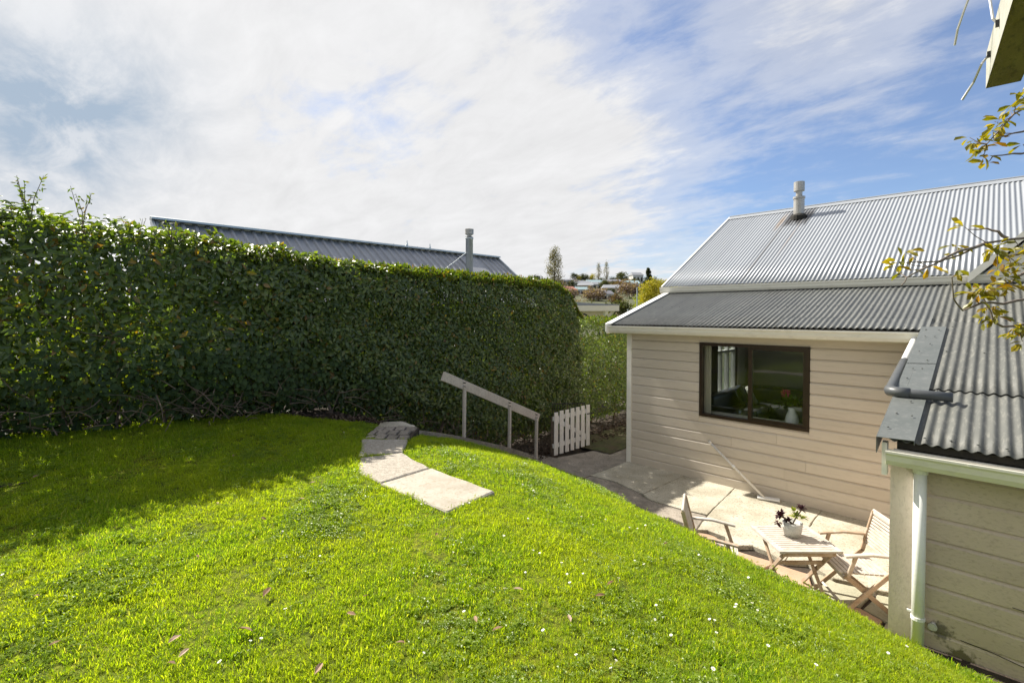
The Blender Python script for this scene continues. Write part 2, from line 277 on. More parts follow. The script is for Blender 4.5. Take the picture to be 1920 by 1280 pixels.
# ---------------------------------------------------------------- helpers
def tag(o, label=None, cat=None, group=None, kind=None):
    if label: o['label'] = label
    if cat: o['category'] = cat
    if group: o['group'] = group
    if kind: o['kind'] = kind
    return o
def empty(name, loc=(0, 0, 0), rz=0):
    o = bpy.data.objects.new(name, None); C.objects.link(o); o.location = loc; o.rotation_euler = (0, 0, rz); o.empty_display_size = .1
    return o
def link(name, me, parent=None, mat=None):
    if mat is not None and not me.materials: me.materials.append(mat)
    o = bpy.data.objects.new(name, me); C.objects.link(o)
    if parent: o.parent = parent
    return o
class MB:
    def __init__(s): s.v = []; s.f = []; s.mi = []; s.cur = 0
    def add(s, vs, fs):
        k = len(s.v); s.v += [tuple(p) for p in vs]; s.f += [tuple(i + k for i in f) for f in fs]; s.mi += [s.cur] * len(fs)
    def box(s, a, b):
        (x0, y0, z0), (x1, y1, z1) = a, b
        s.add([(x0, y0, z0), (x1, y0, z0), (x1, y1, z0), (x0, y1, z0), (x0, y0, z1), (x1, y0, z1), (x1, y1, z1), (x0, y1, z1)],
              [(0, 3, 2, 1), (4, 5, 6, 7), (0, 1, 5, 4), (1, 2, 6, 5), (2, 3, 7, 6), (3, 0, 4, 7)])
    def bar(s, p, q, w, h, up=(0, 0, 1), bev=0.0):
        p = Vector(p); q = Vector(q); d = (q - p).normalized(); u = Vector(up)
        if abs(d.dot(u)) > .98: u = Vector((1, 0, 0))
        a = d.cross(u).normalized(); c = a.cross(d).normalized()
        if bev:
            e = bev; prof = [(-w/2+e, -h/2), (w/2-e, -h/2), (w/2, -h/2+e), (w/2, h/2-e), (w/2-e, h/2), (-w/2+e, h/2), (-w/2, h/2-e), (-w/2, -h/2+e)]
        else: prof = [(-w/2, -h/2), (w/2, -h/2), (w/2, h/2), (-w/2, h/2)]
        n = len(prof)
        s.add([p + a*x + c*y for x, y in prof] + [q + a*x + c*y for x, y in prof],
              [tuple(range(n)), tuple(range(2*n-1, n-1, -1))] + [(i, i+n, (i+1) % n+n, (i+1) % n) for i in range(n)])
    def tube(s, pts, r, n=8, cap=True):
        pts = [Vector(p) for p in pts]; rs = r if isinstance(r, (list, tuple)) else [r]*len(pts)
        rings = []; up = Vector((0, 0, 1))
        for i, p in enumerate(pts):
            d = (pts[min(i+1, len(pts)-1)] - pts[max(i-1, 0)]).normalized()
            a = d.cross(up)
            if a.length < .05: a = d.cross(Vector((1, 0, 0)))
            a.normalize(); b = d.cross(a)
            rings.append([p + (a*math.cos(2*math.pi*k/n) + b*math.sin(2*math.pi*k/n))*rs[i] for k in range(n)])
        vs = [p for q in rings for p in q]; fs = []
        for i in range(len(pts)-1):
            for k in range(n): fs.append((i*n+k, i*n+(k+1) % n, (i+1)*n+(k+1) % n, (i+1)*n+k))
        if cap: fs += [tuple(range(n-1, -1, -1)), tuple((len(pts)-1)*n+k for k in range(n))]
        s.add(vs, fs)
    def lathe(s, prof, c=(0, 0, 0), n=20, flute=0, twist=0):
        vs = []; fs = []
        for j, (r, z) in enumerate(prof):
            for k in range(n):
                a = 2*math.pi*k/n + twist*z
                rr = r*(1 + flute*math.cos(k*math.pi))
                vs.append((c[0]+rr*math.cos(a), c[1]+rr*math.sin(a), c[2]+z))
        for j in range(len(prof)-1):
            for k in range(n): fs.append((j*n+k, j*n+(k+1) % n, (j+1)*n+(k+1) % n, (j+1)*n+k))
        fs += [tuple(range(n-1, -1, -1)), tuple((len(prof)-1)*n+k for k in range(n))]
        s.add(vs, fs)
    def prism(s, poly, z0, z1):          # poly in x,y ; z may be numbers
        n = len(poly)
        s.add([(x, y, z0) for x, y in poly] + [(x, y, z1) for x, y in poly],
              [tuple(range(n-1, -1, -1)), tuple(range(n, 2*n))] + [(i, (i+1) % n, (i+1) % n+n, i+n) for i in range(n)])
    def extr_x(s, prof, x0, x1):         # prof in y,z extruded along x
        n = len(prof)
        s.add([(x0, y, z) for y, z in prof] + [(x1, y, z) for y, z in prof],
              [tuple(range(n)), tuple(range(2*n-1, n-1, -1))] + [(i, i+n, (i+1) % n+n, (i+1) % n) for i in range(n)])
    def mesh(s, name, mats, smooth=False):
        me = bpy.data.meshes.new(name); me.from_pydata(s.v, [], s.f)
        for m in (mats if isinstance(mats, (list, tuple)) else [mats]): me.materials.append(m)
        if any(s.mi): me.polygons.foreach_set('material_index', s.mi)
        bm = bmesh.new(); bm.from_mesh(me); bmesh.ops.recalc_face_normals(bm, faces=bm.faces); bm.to_mesh(me); bm.free()
        if smooth: me.polygons.foreach_set('use_smooth', [True]*len(me.polygons))
        me.update(); return me
    def build(s, name, mats, parent=None, smooth=False):
        return link(name, s.mesh(name, mats, smooth), parent)

def fast_mesh(name, V, F, mat, smooth=False, parent=None):
    """V (n,3) float, F (m,k) int"""
    me = bpy.data.meshes.new(name); me.vertices.add(len(V)); me.vertices.foreach_set('co', np.asarray(V, np.float32).ravel())
    m, k = F.shape
    me.loops.add(m*k); me.loops.foreach_set('vertex_index', F.astype(np.int32).ravel())
    me.polygons.add(m); me.polygons.foreach_set('loop_start', np.arange(0, m*k, k, dtype=np.int32))
    me.polygons.foreach_set('loop_total', np.full(m, k, np.int32))
    if smooth: me.polygons.foreach_set('use_smooth', np.ones(m, bool))
    me.update(calc_edges=True); me.validate()
    return link(name, me, parent, mat)
def norm(a): return a/np.maximum(np.linalg.norm(a, axis=1, keepdims=True), 1e-9)
LEAF_HI = (np.array([(0, 0, 0), (.5, 0, .0), (1, 0, 0), (.22, .36, 1), (.62, .5, 1), (.22, -.36, 1), (.62, -.5, 1)]),
           np.array([(0, 5, 1), (5, 6, 1), (6, 2, 1), (0, 1, 3), (3, 1, 4), (4, 1, 2)]))
LEAF_LO = (np.array([(0, 0, 0), (1, 0, 0), (.45, .5, 1), (.45, -.5, 1)]), np.array([(0, 3, 1), (0, 1, 2)]))
LEAF_IVY = (np.array([(0, 0, 0), (.45, 0, 0), (1, 0, 0), (.0, .45, .8), (.4, .32, .5), (.55, .62, 1), (.0, -.45, .8), (.4, -.32, .5), (.55, -.62, 1)]),
            np.array([(0, 1, 3), (3, 1, 4), (4, 1, 5), (5, 1, 2), (0, 6, 1), (6, 7, 1), (7, 8, 1), (8, 2, 1)]))
def leaf_geo(P, A, Nn, L, Wd, shape=LEAF_LO, fold=.18, curl=.12):
    A = norm(A); B = norm(np.cross(Nn, A)); Nv = np.cross(A, B)
    S, T = shape; n = len(P); k = len(S)
    V = (P[:, None, :] + A[:, None, :]*(S[None, :, 0:1]*L[:, None, None]) + B[:, None, :]*(S[None, :, 1:2]*Wd[:, None, None])
         + Nv[:, None, :]*(S[None, :, 2:3]*Wd[:, None, None]*fold - (S[None, :, 0:1]**2)*L[:, None, None]*curl))
    F = (T[None] + (np.arange(n)*k)[:, None, None]).reshape(-1, 3)
    return V.reshape(-1, 3), F
def leaves(name, P, A, Nn, L, Wd, mat, shape=LEAF_LO, parent=None, fold=.18, curl=.12):
    V, F = leaf_geo(P, A, Nn, L, Wd, shape, fold, curl)
    return fast_mesh(name, V, F, mat, False, parent)
def rnd(n, a=0., b=1.): return rng.uniform(a, b, n)
def rdir(n): return norm(rng.normal(size=(n, 3)))
def wob(x, y, s=1.0, seed=0):
    o = seed*1.7
    return (np.sin(x*1.3*s+o)+np.sin(y*1.7*s+o*2.1)+np.sin((x*.8+y*1.1)*2.3*s+o*.7)+.6*np.sin((x*1.9-y*1.4)*2.1*s+o*3.3))/3.6

# ---------------------------------------------------------------- terrain
EU = np.array([-3, -1.0, -.5, -.05, .83, 1.8, 2.54, 3.29, 3.6, 3.88, 4.14, 4.34, 4.58, 4.78, 5.17, 6, 14.])
EV = np.array([-2.0, -2.0, -2.03, -2.12, -2.55, -3.07, -3.47, -3.84, -3.86, -3.78, -3.63, -3.48, -3.37, -3.40, -3.5, -3.55, -3.6])
EZ = np.array([.10, .12, .18, .25, .40, .55, .65, .72, .70, .60, .50, .38, .26, .25, .25, .25, .25])
def lawn_z(u, v):
    u = np.asarray(u, float); v = np.asarray(v, float)
    ze = np.interp(u, EU, EZ); ve = np.interp(u, EU, EV)
    D = np.interp(u, [-1, 0, 1, 3.4, 4.3, 6], [3.4, 3.2, 2.6, 2.6, 3.4, 3.8])
    plat = 1.37 + .035*np.maximum(0, -u)*np.clip((-v-4)/2, 0, 1) + .035*np.clip(-v-5, 0, 4)*np.clip((1-u)/3, 0, 1)
    d = ve - v
    t = np.clip(d/D, 0, 1)
    z = ze + (plat-ze)*(1-(1-t)**1.5)
    z = np.where(d < 0, ze + d*1.9 + np.minimum(0, d+.08)*1.5, z)
    return z + .018*wob(u, v, 1.6)*np.clip(.3+d/1.0, 0, 1) + .010*wob(u, v, 5.0, 2)*np.clip(.6+d/.5, 0, 1) + .004*wob(u, v, 14.0, 3)
def bed_z(u, v):
    u = np.asarray(u, float); v = np.asarray(v, float)
    z = np.interp(v, [-12, -8.7, -4.9, -4.0, -3.4, -2.5, -1.7, -1.2, 12], [1.72, 1.60, 1.38, .95, .68, .34, .06, .0, .0])
    return z + .03*wob(u, v, 4, 5)
def sheet(name, us, vs, fz, mat):
    U, Vv = np.meshgrid(us, vs, indexing='ij'); Z = fz(U, Vv)
    n, m = U.shape; V = np.stack([U, Vv, Z], -1).reshape(-1, 3)
    i, j = np.meshgrid(np.arange(n-1), np.arange(m-1), indexing='ij'); a = (i*m+j).ravel()
    F = np.stack([a, a+m, a+m+1, a+1], -1)
    return fast_mesh(name, V, F, mat, True)
# base ground to the horizon
g = MB(); n = 48
g.add([(900*math.cos(2*math.pi*k/n), 900*math.sin(2*math.pi*k/n), -.5) for k in range(n)], [tuple(range(n))])
tag(g.build('ground', m_ground), kind='structure')
# left edge of the lawn follows the kerb, the path head and the hedge bed
def lawn_left(v): return np.interp(v, [-14, -8.8, -7.2, -6.0, -5.12, -4.75, -4.3, -3.5, -2.4, -1.9, -1.5], [-2.7, -2.75, -2.75, -2.35, -1.55, -1.05, -.90, -.93, -.95, -.88, -.72])
s_ = np.linspace(0, 1, 130); vs_ = np.concatenate([np.linspace(-14, -6.5, 40), np.linspace(-6.4, -1.3, 120)])
Lf = lawn_left(vs_)[None, :] + (12 - lawn_left(vs_)[None, :])*(s_[:, None]**1.6); Vg = np.repeat(vs_[None, :], 130, 0)
Zg = np.maximum(lawn_z(Lf, Vg), -.25)
PATH_OUTLINES = [[(1.12, -6.1), (1.1, -5.63), (1.93, -5.61), (1.98, -6.07)], [(-.95, -5.0), (-.6, -4.72), (1.0, -5.65), (1.0, -6.1), (.25, -5.93)]]
def in_poly(px_, py_, poly):
    x = np.asarray(px_); y = np.asarray(py_); c = np.zeros(x.shape, bool); n = len(poly)
    for k in range(n):
        x0, y0 = poly[k]; x1, y1 = poly[(k+1) % n]
        c ^= ((y0 > y) != (y1 > y)) & (x < (x1-x0)*(y-y0)/((y1-y0) or 1e-9)+x0)
    return c
for q_ in PATH_OUTLINES: Zg = np.where(in_poly(Lf, Vg, q_), Zg-.08, Zg)
V = np.stack([Lf, Vg, Zg], -1).reshape(-1, 3); m_ = len(vs_)
i, j = np.meshgrid(np.arange(129), np.arange(m_-1), indexing='ij'); a = (i*m_+j).ravel()
F_ = np.stack([a, a+m_, a+m_+1, a+1], -1)
cz = Zg.reshape(-1)[F_].max(1); F_ = F_[cz > -.2]
tag(fast_mesh('lawn', V, F_, m_lawn, True), kind='structure')
tag(sheet('soil_bed', np.linspace(-6, -.9, 40), np.linspace(-13, 9, 120), lambda u, v: bed_z(u, v) - .02 - np.where((u > lawn_left(v)-.02) & (v < -1.3), .08, 0) - np.where((v > -1.3) & (u > -1.25), .06, 0), m_soil), kind='structure')
tag(sheet('side_yard_grass', np.linspace(-1.75, -.55, 24), np.linspace(.15, 8, 60), lambda u, v: .03 + .02*wob(u, v, 6, 1) - .05*np.clip((u+.75)*6, 0, 1)*0, m_verge), kind='structure')
sb = MB(); sb.prism([(4.74, -3.32), (9, -3.32), (9, -3.62), (5.2, -3.56), (4.74, -3.44)], .0, .262); tag(sb.build('soil_strip', m_soil), kind='structure')

# ---------------------------------------------------------------- paths, kerb and patio
def jag(poly, step=.12, amp=.012, seed=1):
    r = random.Random(seed); out = []
    for k in range(len(poly)):
        x0, y0 = poly[k]; x1, y1 = poly[(k+1) % len(poly)]
        d = math.hypot(x1-x0, y1-y0); n = max(1, int(d/step))
        for q in range(n):
            t = q/n; out.append((x0+(x1-x0)*t+r.uniform(-amp, amp)*(q > 0), y0+(y1-y0)*t+r.uniform(-amp, amp)*(q > 0)))
    return out
def bevel_slab(poly, z0, z1, bev=.012):
    cx = sum(p[0] for p in poly)/len(poly); cy = sum(p[1] for p in poly)/len(poly); n = len(poly); mb = MB()
    ins = []
    for x, y in poly:
        d = math.hypot(x-cx, y-cy) or 1; ins.append((x-(x-cx)/d*bev*1.3, y-(y-cy)/d*bev*1.3))
    mb.add([(x, y, z0) for x, y in poly] + [(x, y, z1-bev) for x, y in poly] + [(x, y, z1) for x, y in ins],
           [tuple(range(n-1, -1, -1)), tuple(range(2*n, 3*n))] + [(i, (i+1) % n, (i+1) % n+n, i+n) for i in range(n)] + [(i+n, (i+1) % n+n, (i+1) % n+2*n, i+2*n) for i in range(n)])
    return mb
P_SLAB = [(1.09, -6.18), (1.05, -5.57), (1.99, -5.55), (2.06, -6.13)]
P_B = [(.20, -5.93), (.37, -5.49), (1.045, -5.59), (1.082, -6.17), (.62, -6.18)]
P_C = [(-.52, -5.53), (-.08, -5.13), (.35, -5.47), (.16, -5.93)]
P_D = [(-1.25, -4.84), (-1.08, -4.58), (-.70, -4.60), (-.66, -4.68), (-1.08, -4.98)]
path = empty('garden_path', (.2, -5.6, 1.37)); tag(path, kind='structure')
def part_at(o, parent):
    o.parent = parent; o.matrix_parent_inverse = Matrix.Translation(-parent.location) if parent.rotation_euler.z == 0 else parent.matrix_world.inverted(); return o
tag(part_at(bevel_slab(jag(P_SLAB, .15, .008, 1), 1.2, 1.393, .012).build('slab', m_pale), path), 'pale square concrete slab in the grass')
tag(part_at(bevel_slab(jag(P_B, .12, .012, 2), 1.2, 1.398, .012).build('slab', m_agg), path), 'rough aggregate slab beside the pale one')
tag(part_at(bevel_slab(jag(P_C, .12, .012, 3), 1.2, 1.40, .012).build('slab', m_agg), path), 'rough aggregate slab below the bricks')
tag(part_at(bevel_slab(jag(P_D, .12, .014, 4), 1.2, 1.388, .012).build('slab', m_conc), path), 'concrete edge at the head of the path')
b0 = np.array([-.55, -5.52]); bx = np.array([.44, .41])/1.0; byv = np.array([-.50, .50])
bmh = MB(); bmh.prism([(-.55, -5.54), (-.09, -5.12), (-.6, -4.6), (-1.08, -5.02)], 1.2, 1.365)
part_at(bmh.build('brick_bed', m_soil), path)
for r_ in range(3):
    nb = 4; off = .5*(r_ % 2)
    for k in range(nb):
        s0 = (k-off*.6)/nb; s1 = s0+1/nb
        s0 = max(0.01, s0+.02); s1 = min(.995, s1-.02)
        if s1-s0 < .06: continue
        t0 = r_/3+.02; t1 = (r_+1)/3-.03
        q = [b0+bx*s0+byv*t0, b0+bx*s1+byv*t0, b0+bx*s1+byv*t1, b0+bx*s0+byv*t1]
        part_at(bevel_slab([(float(p[0])+random.uniform(-.006, .006), float(p[1])+random.uniform(-.006, .006)) for p in q], 1.3, 1.394+random.uniform(-.008, .008), .01).build('brick', m_brick), path)
PATHS = [[(.9, -5.6), (1.2, -5.58), (1.2, -6.14), (.9, -6.15)], P_SLAB, P_B, P_C, P_D, [(-.57, -5.54), (-.09, -5.12), (-.6, -4.6), (-1.1, -5.02)]]

kerb_pts = [(-.72, -4.72, 1.36), (-.84, -4.45, 1.27), (-.95, -4.0, 1.13), (-1., -3.5, .97), (-1.01, -3.0, .79), (-1., -2.5, .61), (-.99, -2.1, .45), (-.95, -1.88, .34), (-.86, -1.72, .22)]
kb = MB()
for a_, b_ in zip(kerb_pts[:-1], kerb_pts[1:]):
    a_ = Vector(a_); b_ = Vector(b_); d = (b_-a_); d.z = 0; d.normalize(); s = Vector((-d.y, d.x, 0))*.05
    kb.add([a_-s-Vector((0, 0, .6)), a_+s-Vector((0, 0, .6)), b_+s-Vector((0, 0, .6)), b_-s-Vector((0, 0, .6)), a_-s, a_+s, b_+s, b_-s],
           [(0, 3, 2, 1), (4, 5, 6, 7), (0, 1, 5, 4), (1, 2, 6, 5), (2, 3, 7, 6), (3, 0, 4, 7)])
tag(kb.build('garden_kerb', m_conc2), 'low curved grey concrete kerb along the lawn edge below the handrail', 'kerb')
steps = empty('garden_steps', (-1.4, -3, 0)); tag(steps, kind='structure')
for k in range(7):
    v0 = -4.7+k*.45; z1 = 1.12-k*.165
    if z1 < .05: break
    st = MB(); st.box((-1.72, v0, -.1), (-1.07, v0+.48, z1-.1)); part_at(st.build('step', m_conc2), steps)

patio = empty('patio', (1.5, -1, 0)); tag(patio, kind='structure')
pb = MB(); pb.prism([(-2.2, 1.6), (5, 1.6), (5, -4.4), (.4, -4.4), (-2.2, -1.6)], -.3, -.045); tag(part_at(pb.build('joint_bed', m_soil), patio))
BD = [(-.76, -1.42), (-.02, -1.71), (.54, -1.79), (.85, -1.78), (1.04, -1.97), (1.28, -1.85), (1.53, -1.94), (1.66, -2.06), (1.84, -1.9), (2.06, -1.93), (2.28, -2.07), (2.42, -1.96), (2.66, -1.98), (2.86, -2.15), (3.01, -1.99), (3.22, -2.03), (3.4, -2.13), (3.63, -1.96), (3.92, -2.14), (4.1, -2.08), (4.3, -2.08), (4.62, -1.96)]
CR = [(-.06, -1.26), (.42, -1.2), (1.04, -1.36), (1.29, -1.52), (1.51, -1.53), (1.86, -1.52), (2.2, -1.46)]
def slab_part(poly, z1, mat, seed, name='slab', amp=.008, bev=.008):
    return part_at(bevel_slab(jag(poly, .13, amp, seed), -.12, z1, bev).build(name, mat), patio)
slab_part([(.0, -.015), (1.18, -.015), (1.10, -1.36), (1.03, -1.35), (.42, -1.18), (-.05, -1.24), (-.02, -.6)], .022, m_conc, 5)
slab_part([(1.185, -.015), (2.07, -.015), (2.2, -1.43), (1.86, -1.50), (1.51, -1.51), (1.29, -1.50), (1.11, -1.37)], .019, m_conc, 6)
slab_part([(2.075, -.015), (3.35, -.015), (3.42, -2.10), (3.4, -2.1), (3.22, -2.0), (3.01, -1.96), (2.86, -2.12), (2.66, -1.95), (2.42, -1.93), (2.31, -2.03), (2.215, -1.44)], .015, m_conc, 7)
slab_part([(3.358, -.015), (4.6, -.015), (4.6, -1.95), (4.3, -2.06), (4.1, -2.06), (3.92, -2.12), (3.63, -1.94), (3.43, -2.09)], .012, m_conc, 8)
slab_part(CR + [(2.3, -2.05)] + list(reversed(BD[1:10])), .004, m_conc2, 9, 'rough_strip', .012)
slab_part([(-.02, 1.3), (-.72, 1.3), (-.95, .2), (-1.22, -.85), (-1.95, -1.0), (-1.7, -1.6), (-.8, -1.9), (-.05, -1.72), (-.08, -1.25), (-.035, -.6)], .008, m_conc2, 10, 'rough_strip', .012)
# crazy paving: cells of a jittered grid between the concrete and the lawn bank
def clip_cell(i, pts):
    poly = [(-9, -9), (9, -9), (9, 9), (-9, 9)]; p = pts[i]
    for j_, q in enumerate(pts):
        if j_ == i or (p[0]-q[0])**2+(p[1]-q[1])**2 > 2.5: continue
        mx_, my_ = (p[0]+q[0])/2, (p[1]+q[1])/2; nx, ny = q[0]-p[0], q[1]-p[1]
        out = []
        for k in range(len(poly)):
            a_, b_ = poly[k], poly[(k+1) % len(poly)]
            da = (a_[0]-mx_)*nx+(a_[1]-my_)*ny; db = (b_[0]-mx_)*nx+(b_[1]-my_)*ny
            if da <= 0: out.append(a_)
            if (da < 0) != (db < 0) and da != db:
                t = da/(da-db); out.append((a_[0]+(b_[0]-a_[0])*t, a_[1]+(b_[1]-a_[1])*t))
        poly = out
        if len(poly) < 3: break
    return poly
rr = random.Random(5); sites = []
for a_ in range(13):
    for b_ in range(6):
        sites.append((-.9+a_*.48+rr.uniform(-.15, .15)+.22*(b_ % 2), -1.35-b_*.5+rr.uniform(-.14, .14)))
BU = [p[0] for p in BD]; BVv = [p[1] for p in BD]
for i_, s in enumerate(sites):
    poly = clip_cell(i_, sites)
    if len(poly) < 3 or s[0] > 4.75: continue
    c = np.array([sum(p[0] for p in poly)/len(poly), sum(p[1] for p in poly)/len(poly)])
    # densify, shrink, keep on the lawn side of the concrete edge
    pts = []
    for k in range(len(poly)):
        a_, b_ = np.array(poly[k]), np.array(poly[(k+1) % len(poly)])
        for t in (0, .33, .66): pts.append(a_+(b_-a_)*t)
    out = []
    for p in pts:
        d = p-c; L = np.linalg.norm(d); p = c+d*max(0, (L-.022)/max(L, 1e-6))
        lim = float(np.interp(p[0], BU, BVv))-.03
        out.append((float(min(max(p[0], -1.6), 4.7)), float(min(p[1], lim))))
    area = abs(sum(out[k][0]*out[(k+1) % len(out)][1]-out[(k+1) % len(out)][0]*out[k][1] for k in range(len(out))))/2
    if area < .02 or c[1] > float(np.interp(c[0], BU, BVv))+.12 or c[1] < float(np.interp(c[0], EU, EV))-.35: continue
    cl = []
    for p in out:
        if not cl or math.hypot(p[0]-cl[-1][0], p[1]-cl[-1][1]) > .012: cl.append(p)
    mt = [m_stone_r, m_stone_g, m_stone_t, m_stone_r, m_stone_g][rr.randrange(5)]
    part_at(bevel_slab(cl, -.1, -.012+rr.uniform(-.008, .006), .008).build('paving_stone', mt), patio)

# ---------------------------------------------------------------- the house
house = empty('weatherboard_cottage', (0, 0, 0))
tag(house, 'beige weatherboard cottage with silver main roof, dark corrugated lean-to and brown sliding window', 'house')
def hp(mb, name, mat, parent=house, smooth=False): return mb.build(name, mat, parent, smooth)
WX0, WX1, WZ0, WZ1 = 1.45, 3.175, 1.168, 2.478
# back wall core with the window opening, plus side walls
wl = MB()
wl.box((.02, .0, -.1), (WX0, .1, 2.66)); wl.box((WX1, .0, -.1), (4.58, .1, 2.66)); wl.box((WX0, .0, -.1), (WX1, .1, WZ0)); wl.box((WX0, .0, WZ1), (WX1, .1, 2.66))
wall = hp(wl, 'rear_wall', m_dark)
def board_mesh(x0, x1, z0, z1, proud=.028):
    mb = MB(); mb.extr_x([(0, z0), (-proud, z0), (-proud, z1-.034), (-.008, z1-.002), (0, z1-.002)], x0, x1); return mb
NB = 15; bh = 2.645/NB
for k in range(NB):
    z0 = .008+k*bh; z1 = z0+bh
    spans = [(.075, 4.578)]
    if z1 > WZ0-.03 and z0 < WZ1+.03: spans = [(.075, WX0-.005), (WX1+.005, 4.578)]
    if z1 > WZ0 and z0 < WZ0: pass
    cut_spans = []
    for x0, x1 in spans:
        if x1-x0 > 2.5:
            xj = random.uniform(x0+.8, x1-.8); cut_spans += [(x0, xj-.0015), (xj+.0015, x1)]
        else: cut_spans.append((x0, x1))
    for x0, x1 in cut_spans:
        hp(board_mesh(x0, x1, z0, z1, .033+random.uniform(-.003, .003)), 'weatherboard', m_board, wall)
# short fillers above and below the window
def filler(z0, z1): hp(board_mesh(WX0-.004, WX1+.004, z0, z1, .024), 'weatherboard', m_board, wall)
for k in range(NB):
    z0 = .008+k*bh; z1 = z0+bh
    if z1 > WZ0-.03 and z0 < WZ0-.02: filler(z0, WZ0-.004)
    if z1 > WZ1 and z0 < WZ1: filler(WZ1+.004, z1)
cb_ = MB(); cb_.bar((.022, -.02, 0.0), (.022, -.02, 2.62), .1, .055, up=(0, 1, 0)); hp(cb_, 'corner_board', m_trim)
sw = MB()   # left side wall with an opening for the lounge window
sw.add([(-.02, .02, -.1), (.1, .02, -.1), (.1, 2.38, -.1), (-.02, 2.38, -.1), (-.02, .02, 2.72), (.1, .02, 2.72), (.1, 2.38, 3.38), (-.02, 2.38, 3.38)], [(0, 3, 2, 1), (4, 5, 6, 7), (0, 1, 5, 4), (1, 2, 6, 5), (2, 3, 7, 6), (3, 0, 4, 7)]); sw.box((-.02, 2.381, -.1), (.1, 3.9, 3.5)); sw.box((-.02, 5.35, -.1), (.1, 10.3, 3.6)); sw.box((-.02, 3.9, -.1), (.1, 5.35, .86)); sw.box((-.02, 3.9, 2.42), (.1, 5.35, 3.6))
hp(sw, 'side_wall', m_board)
gb = MB(); gb.add([(-.02, 2.3, 3.55), (-.02, 10.3, 3.55), (-.02, 6.35, 5.72), (.08, 2.3, 3.55), (.08, 10.3, 3.55), (.08, 6.35, 5.72)], [(0, 2, 1), (3, 4, 5), (0, 1, 4, 3), (1, 2, 5, 4), (2, 0, 3, 5)])
hp(gb, 'gable_wall', m_board)
# main window: bronze aluminium frame, fixed and sliding panes
win = empty('window', (0, 0, 0)); win.parent = house
fr = MB(); t_ = .05
fr.box((WX0, -.045, WZ0), (WX1, .06, WZ0+t_)); fr.box((WX0, -.045, WZ1-t_), (WX1, .06, WZ1)); fr.box((WX0, -.043, WZ0+t_), (WX0+t_, .06, WZ1-t_)); fr.box((WX1-t_, -.043, WZ0+t_), (WX1, .06, WZ1-t_))
fr.build('frame', m_frame, win)
MX = 2.30
sa = MB(); sa.box((MX-.025, -.03, WZ0+t_), (MX+.035, .035, WZ1-t_))
for (x0, x1, y0, y1) in ((MX+.035, WX1-t_, -.025, .005),):
    sa.box((x0, y0, WZ0+t_), (x1, y1, WZ0+t_+.04)); sa.box((x0, y0, WZ1-t_-.035), (x1, y1, WZ1-t_)); sa.box((x1-.04, y0, WZ0+t_+.04), (x1, y1, WZ1-t_-.035))
sa.build('sash', m_frame, win)
for (x0, x1, y) in ((WX0+t_, MX-.02, .03), (MX+.03, WX1-t_-.03, -.008)):
    pa = MB(); pa.box((x0, y, WZ0+t_-.01), (x1, y+.005, WZ1-t_+.01)); pa.build('pane', m_glass, win)
# inside lining of the lounge
iw = MB()
iw.box((.1, 6.4, .1), (2.4, 6.5, 2.7)); iw.box((2.4, 6.4, 2.3), (4.5, 6.5, 2.7)); iw.box((4.3, 6.4, .1), (4.5, 6.5, 2.3)); iw.box((4.4, .1, .1), (4.5, 6.4, 2.7))  # unseen opening in the far wall, added to let daylight into the room
iw.box((.101, .101, .1), (WX0, .13, 2.6)); iw.box((WX1, .101, .1), (4.4, .13, 2.6)); iw.box((WX0, .101, .1), (WX1, .13, WZ0-.02)); iw.box((WX0, .101, WZ1+.01), (WX1, .13, 2.6))
hp(iw, 'interior_wall', m_plaster)
cl_ = MB(); cl_.box((.1, .1, 2.62), (4.5, 6.4, 2.7)); hp(cl_, 'ceiling', m_plaster)
fl_ = MB(); fl_.box((.1, .1, .05), (4.5, 6.4, .15)); hp(fl_, 'floor', m_floor)
isl = MB(); isl.box((WX0, .06, WZ0-.02), (WX1, .5, WZ0+.012)); hp(isl, 'window_sill', m_trim)
w2 = empty('window', (0, 0, 0)); w2.parent = house
f2 = MB()
for z in (.86, 1.95, 2.36): f2.box((.0, 3.9, z), (.1, 5.35, z+.06))
for y in (3.9, 4.36, 4.82, 5.29): f2.box((-.002, y, .86), (.102, y+.06, 2.42))
f2.build('frame', m_white, w2)
p2 = MB(); p2.box((.04, 3.9, .86), (.046, 5.35, 2.42)); p2.build('pane', m_glass, w2)

# roofs: every corrugated sheet is a mesh of its own
PER = .0762
def corr(x0, x1, y0, z0, y1, z1, amp=.0105, per=PER, ny=5, lift=0., seed=0, dent=.0015):
    nx = int(round((x1-x0)/per*8))+1; r = np.random.default_rng(seed)
    X = np.linspace(x0, x1, nx); T = np.linspace(0, 1, ny)
    sl = math.hypot(y1-y0, z1-z0); ny_, nz_ = -(z1-z0)/sl, (y1-y0)/sl
    H = amp*np.cos(2*math.pi*X/per)[:, None]+lift + dent*wob(X[:, None]*6, T[None, :]*9, 1, seed)
    Y = y0+(y1-y0)*T[None, :]+ny_*H; Z = z0+(z1-z0)*T[None, :]+nz_*H
    XX = np.repeat(X[:, None], ny, 1)
    V = np.stack([XX, Y, Z], -1).reshape(-1, 3)
    i, j = np.meshgrid(np.arange(nx-1), np.arange(ny-1), indexing='ij'); a = (i*ny+j).ravel()
    F = np.stack([a, a+ny, a+ny+1, a+1], -1)
    # turned-down thickness along the eave edge
    k0 = len(V); e = np.stack([X, Y[:, 0]-ny_*.003, Z[:, 0]-nz_*.003], -1); V = np.concatenate([V, e])
    ii = np.arange(nx-1); F = np.concatenate([F, np.stack([ii*ny, k0+ii, k0+ii+1, (ii+1)*ny], -1)])
    return V, F
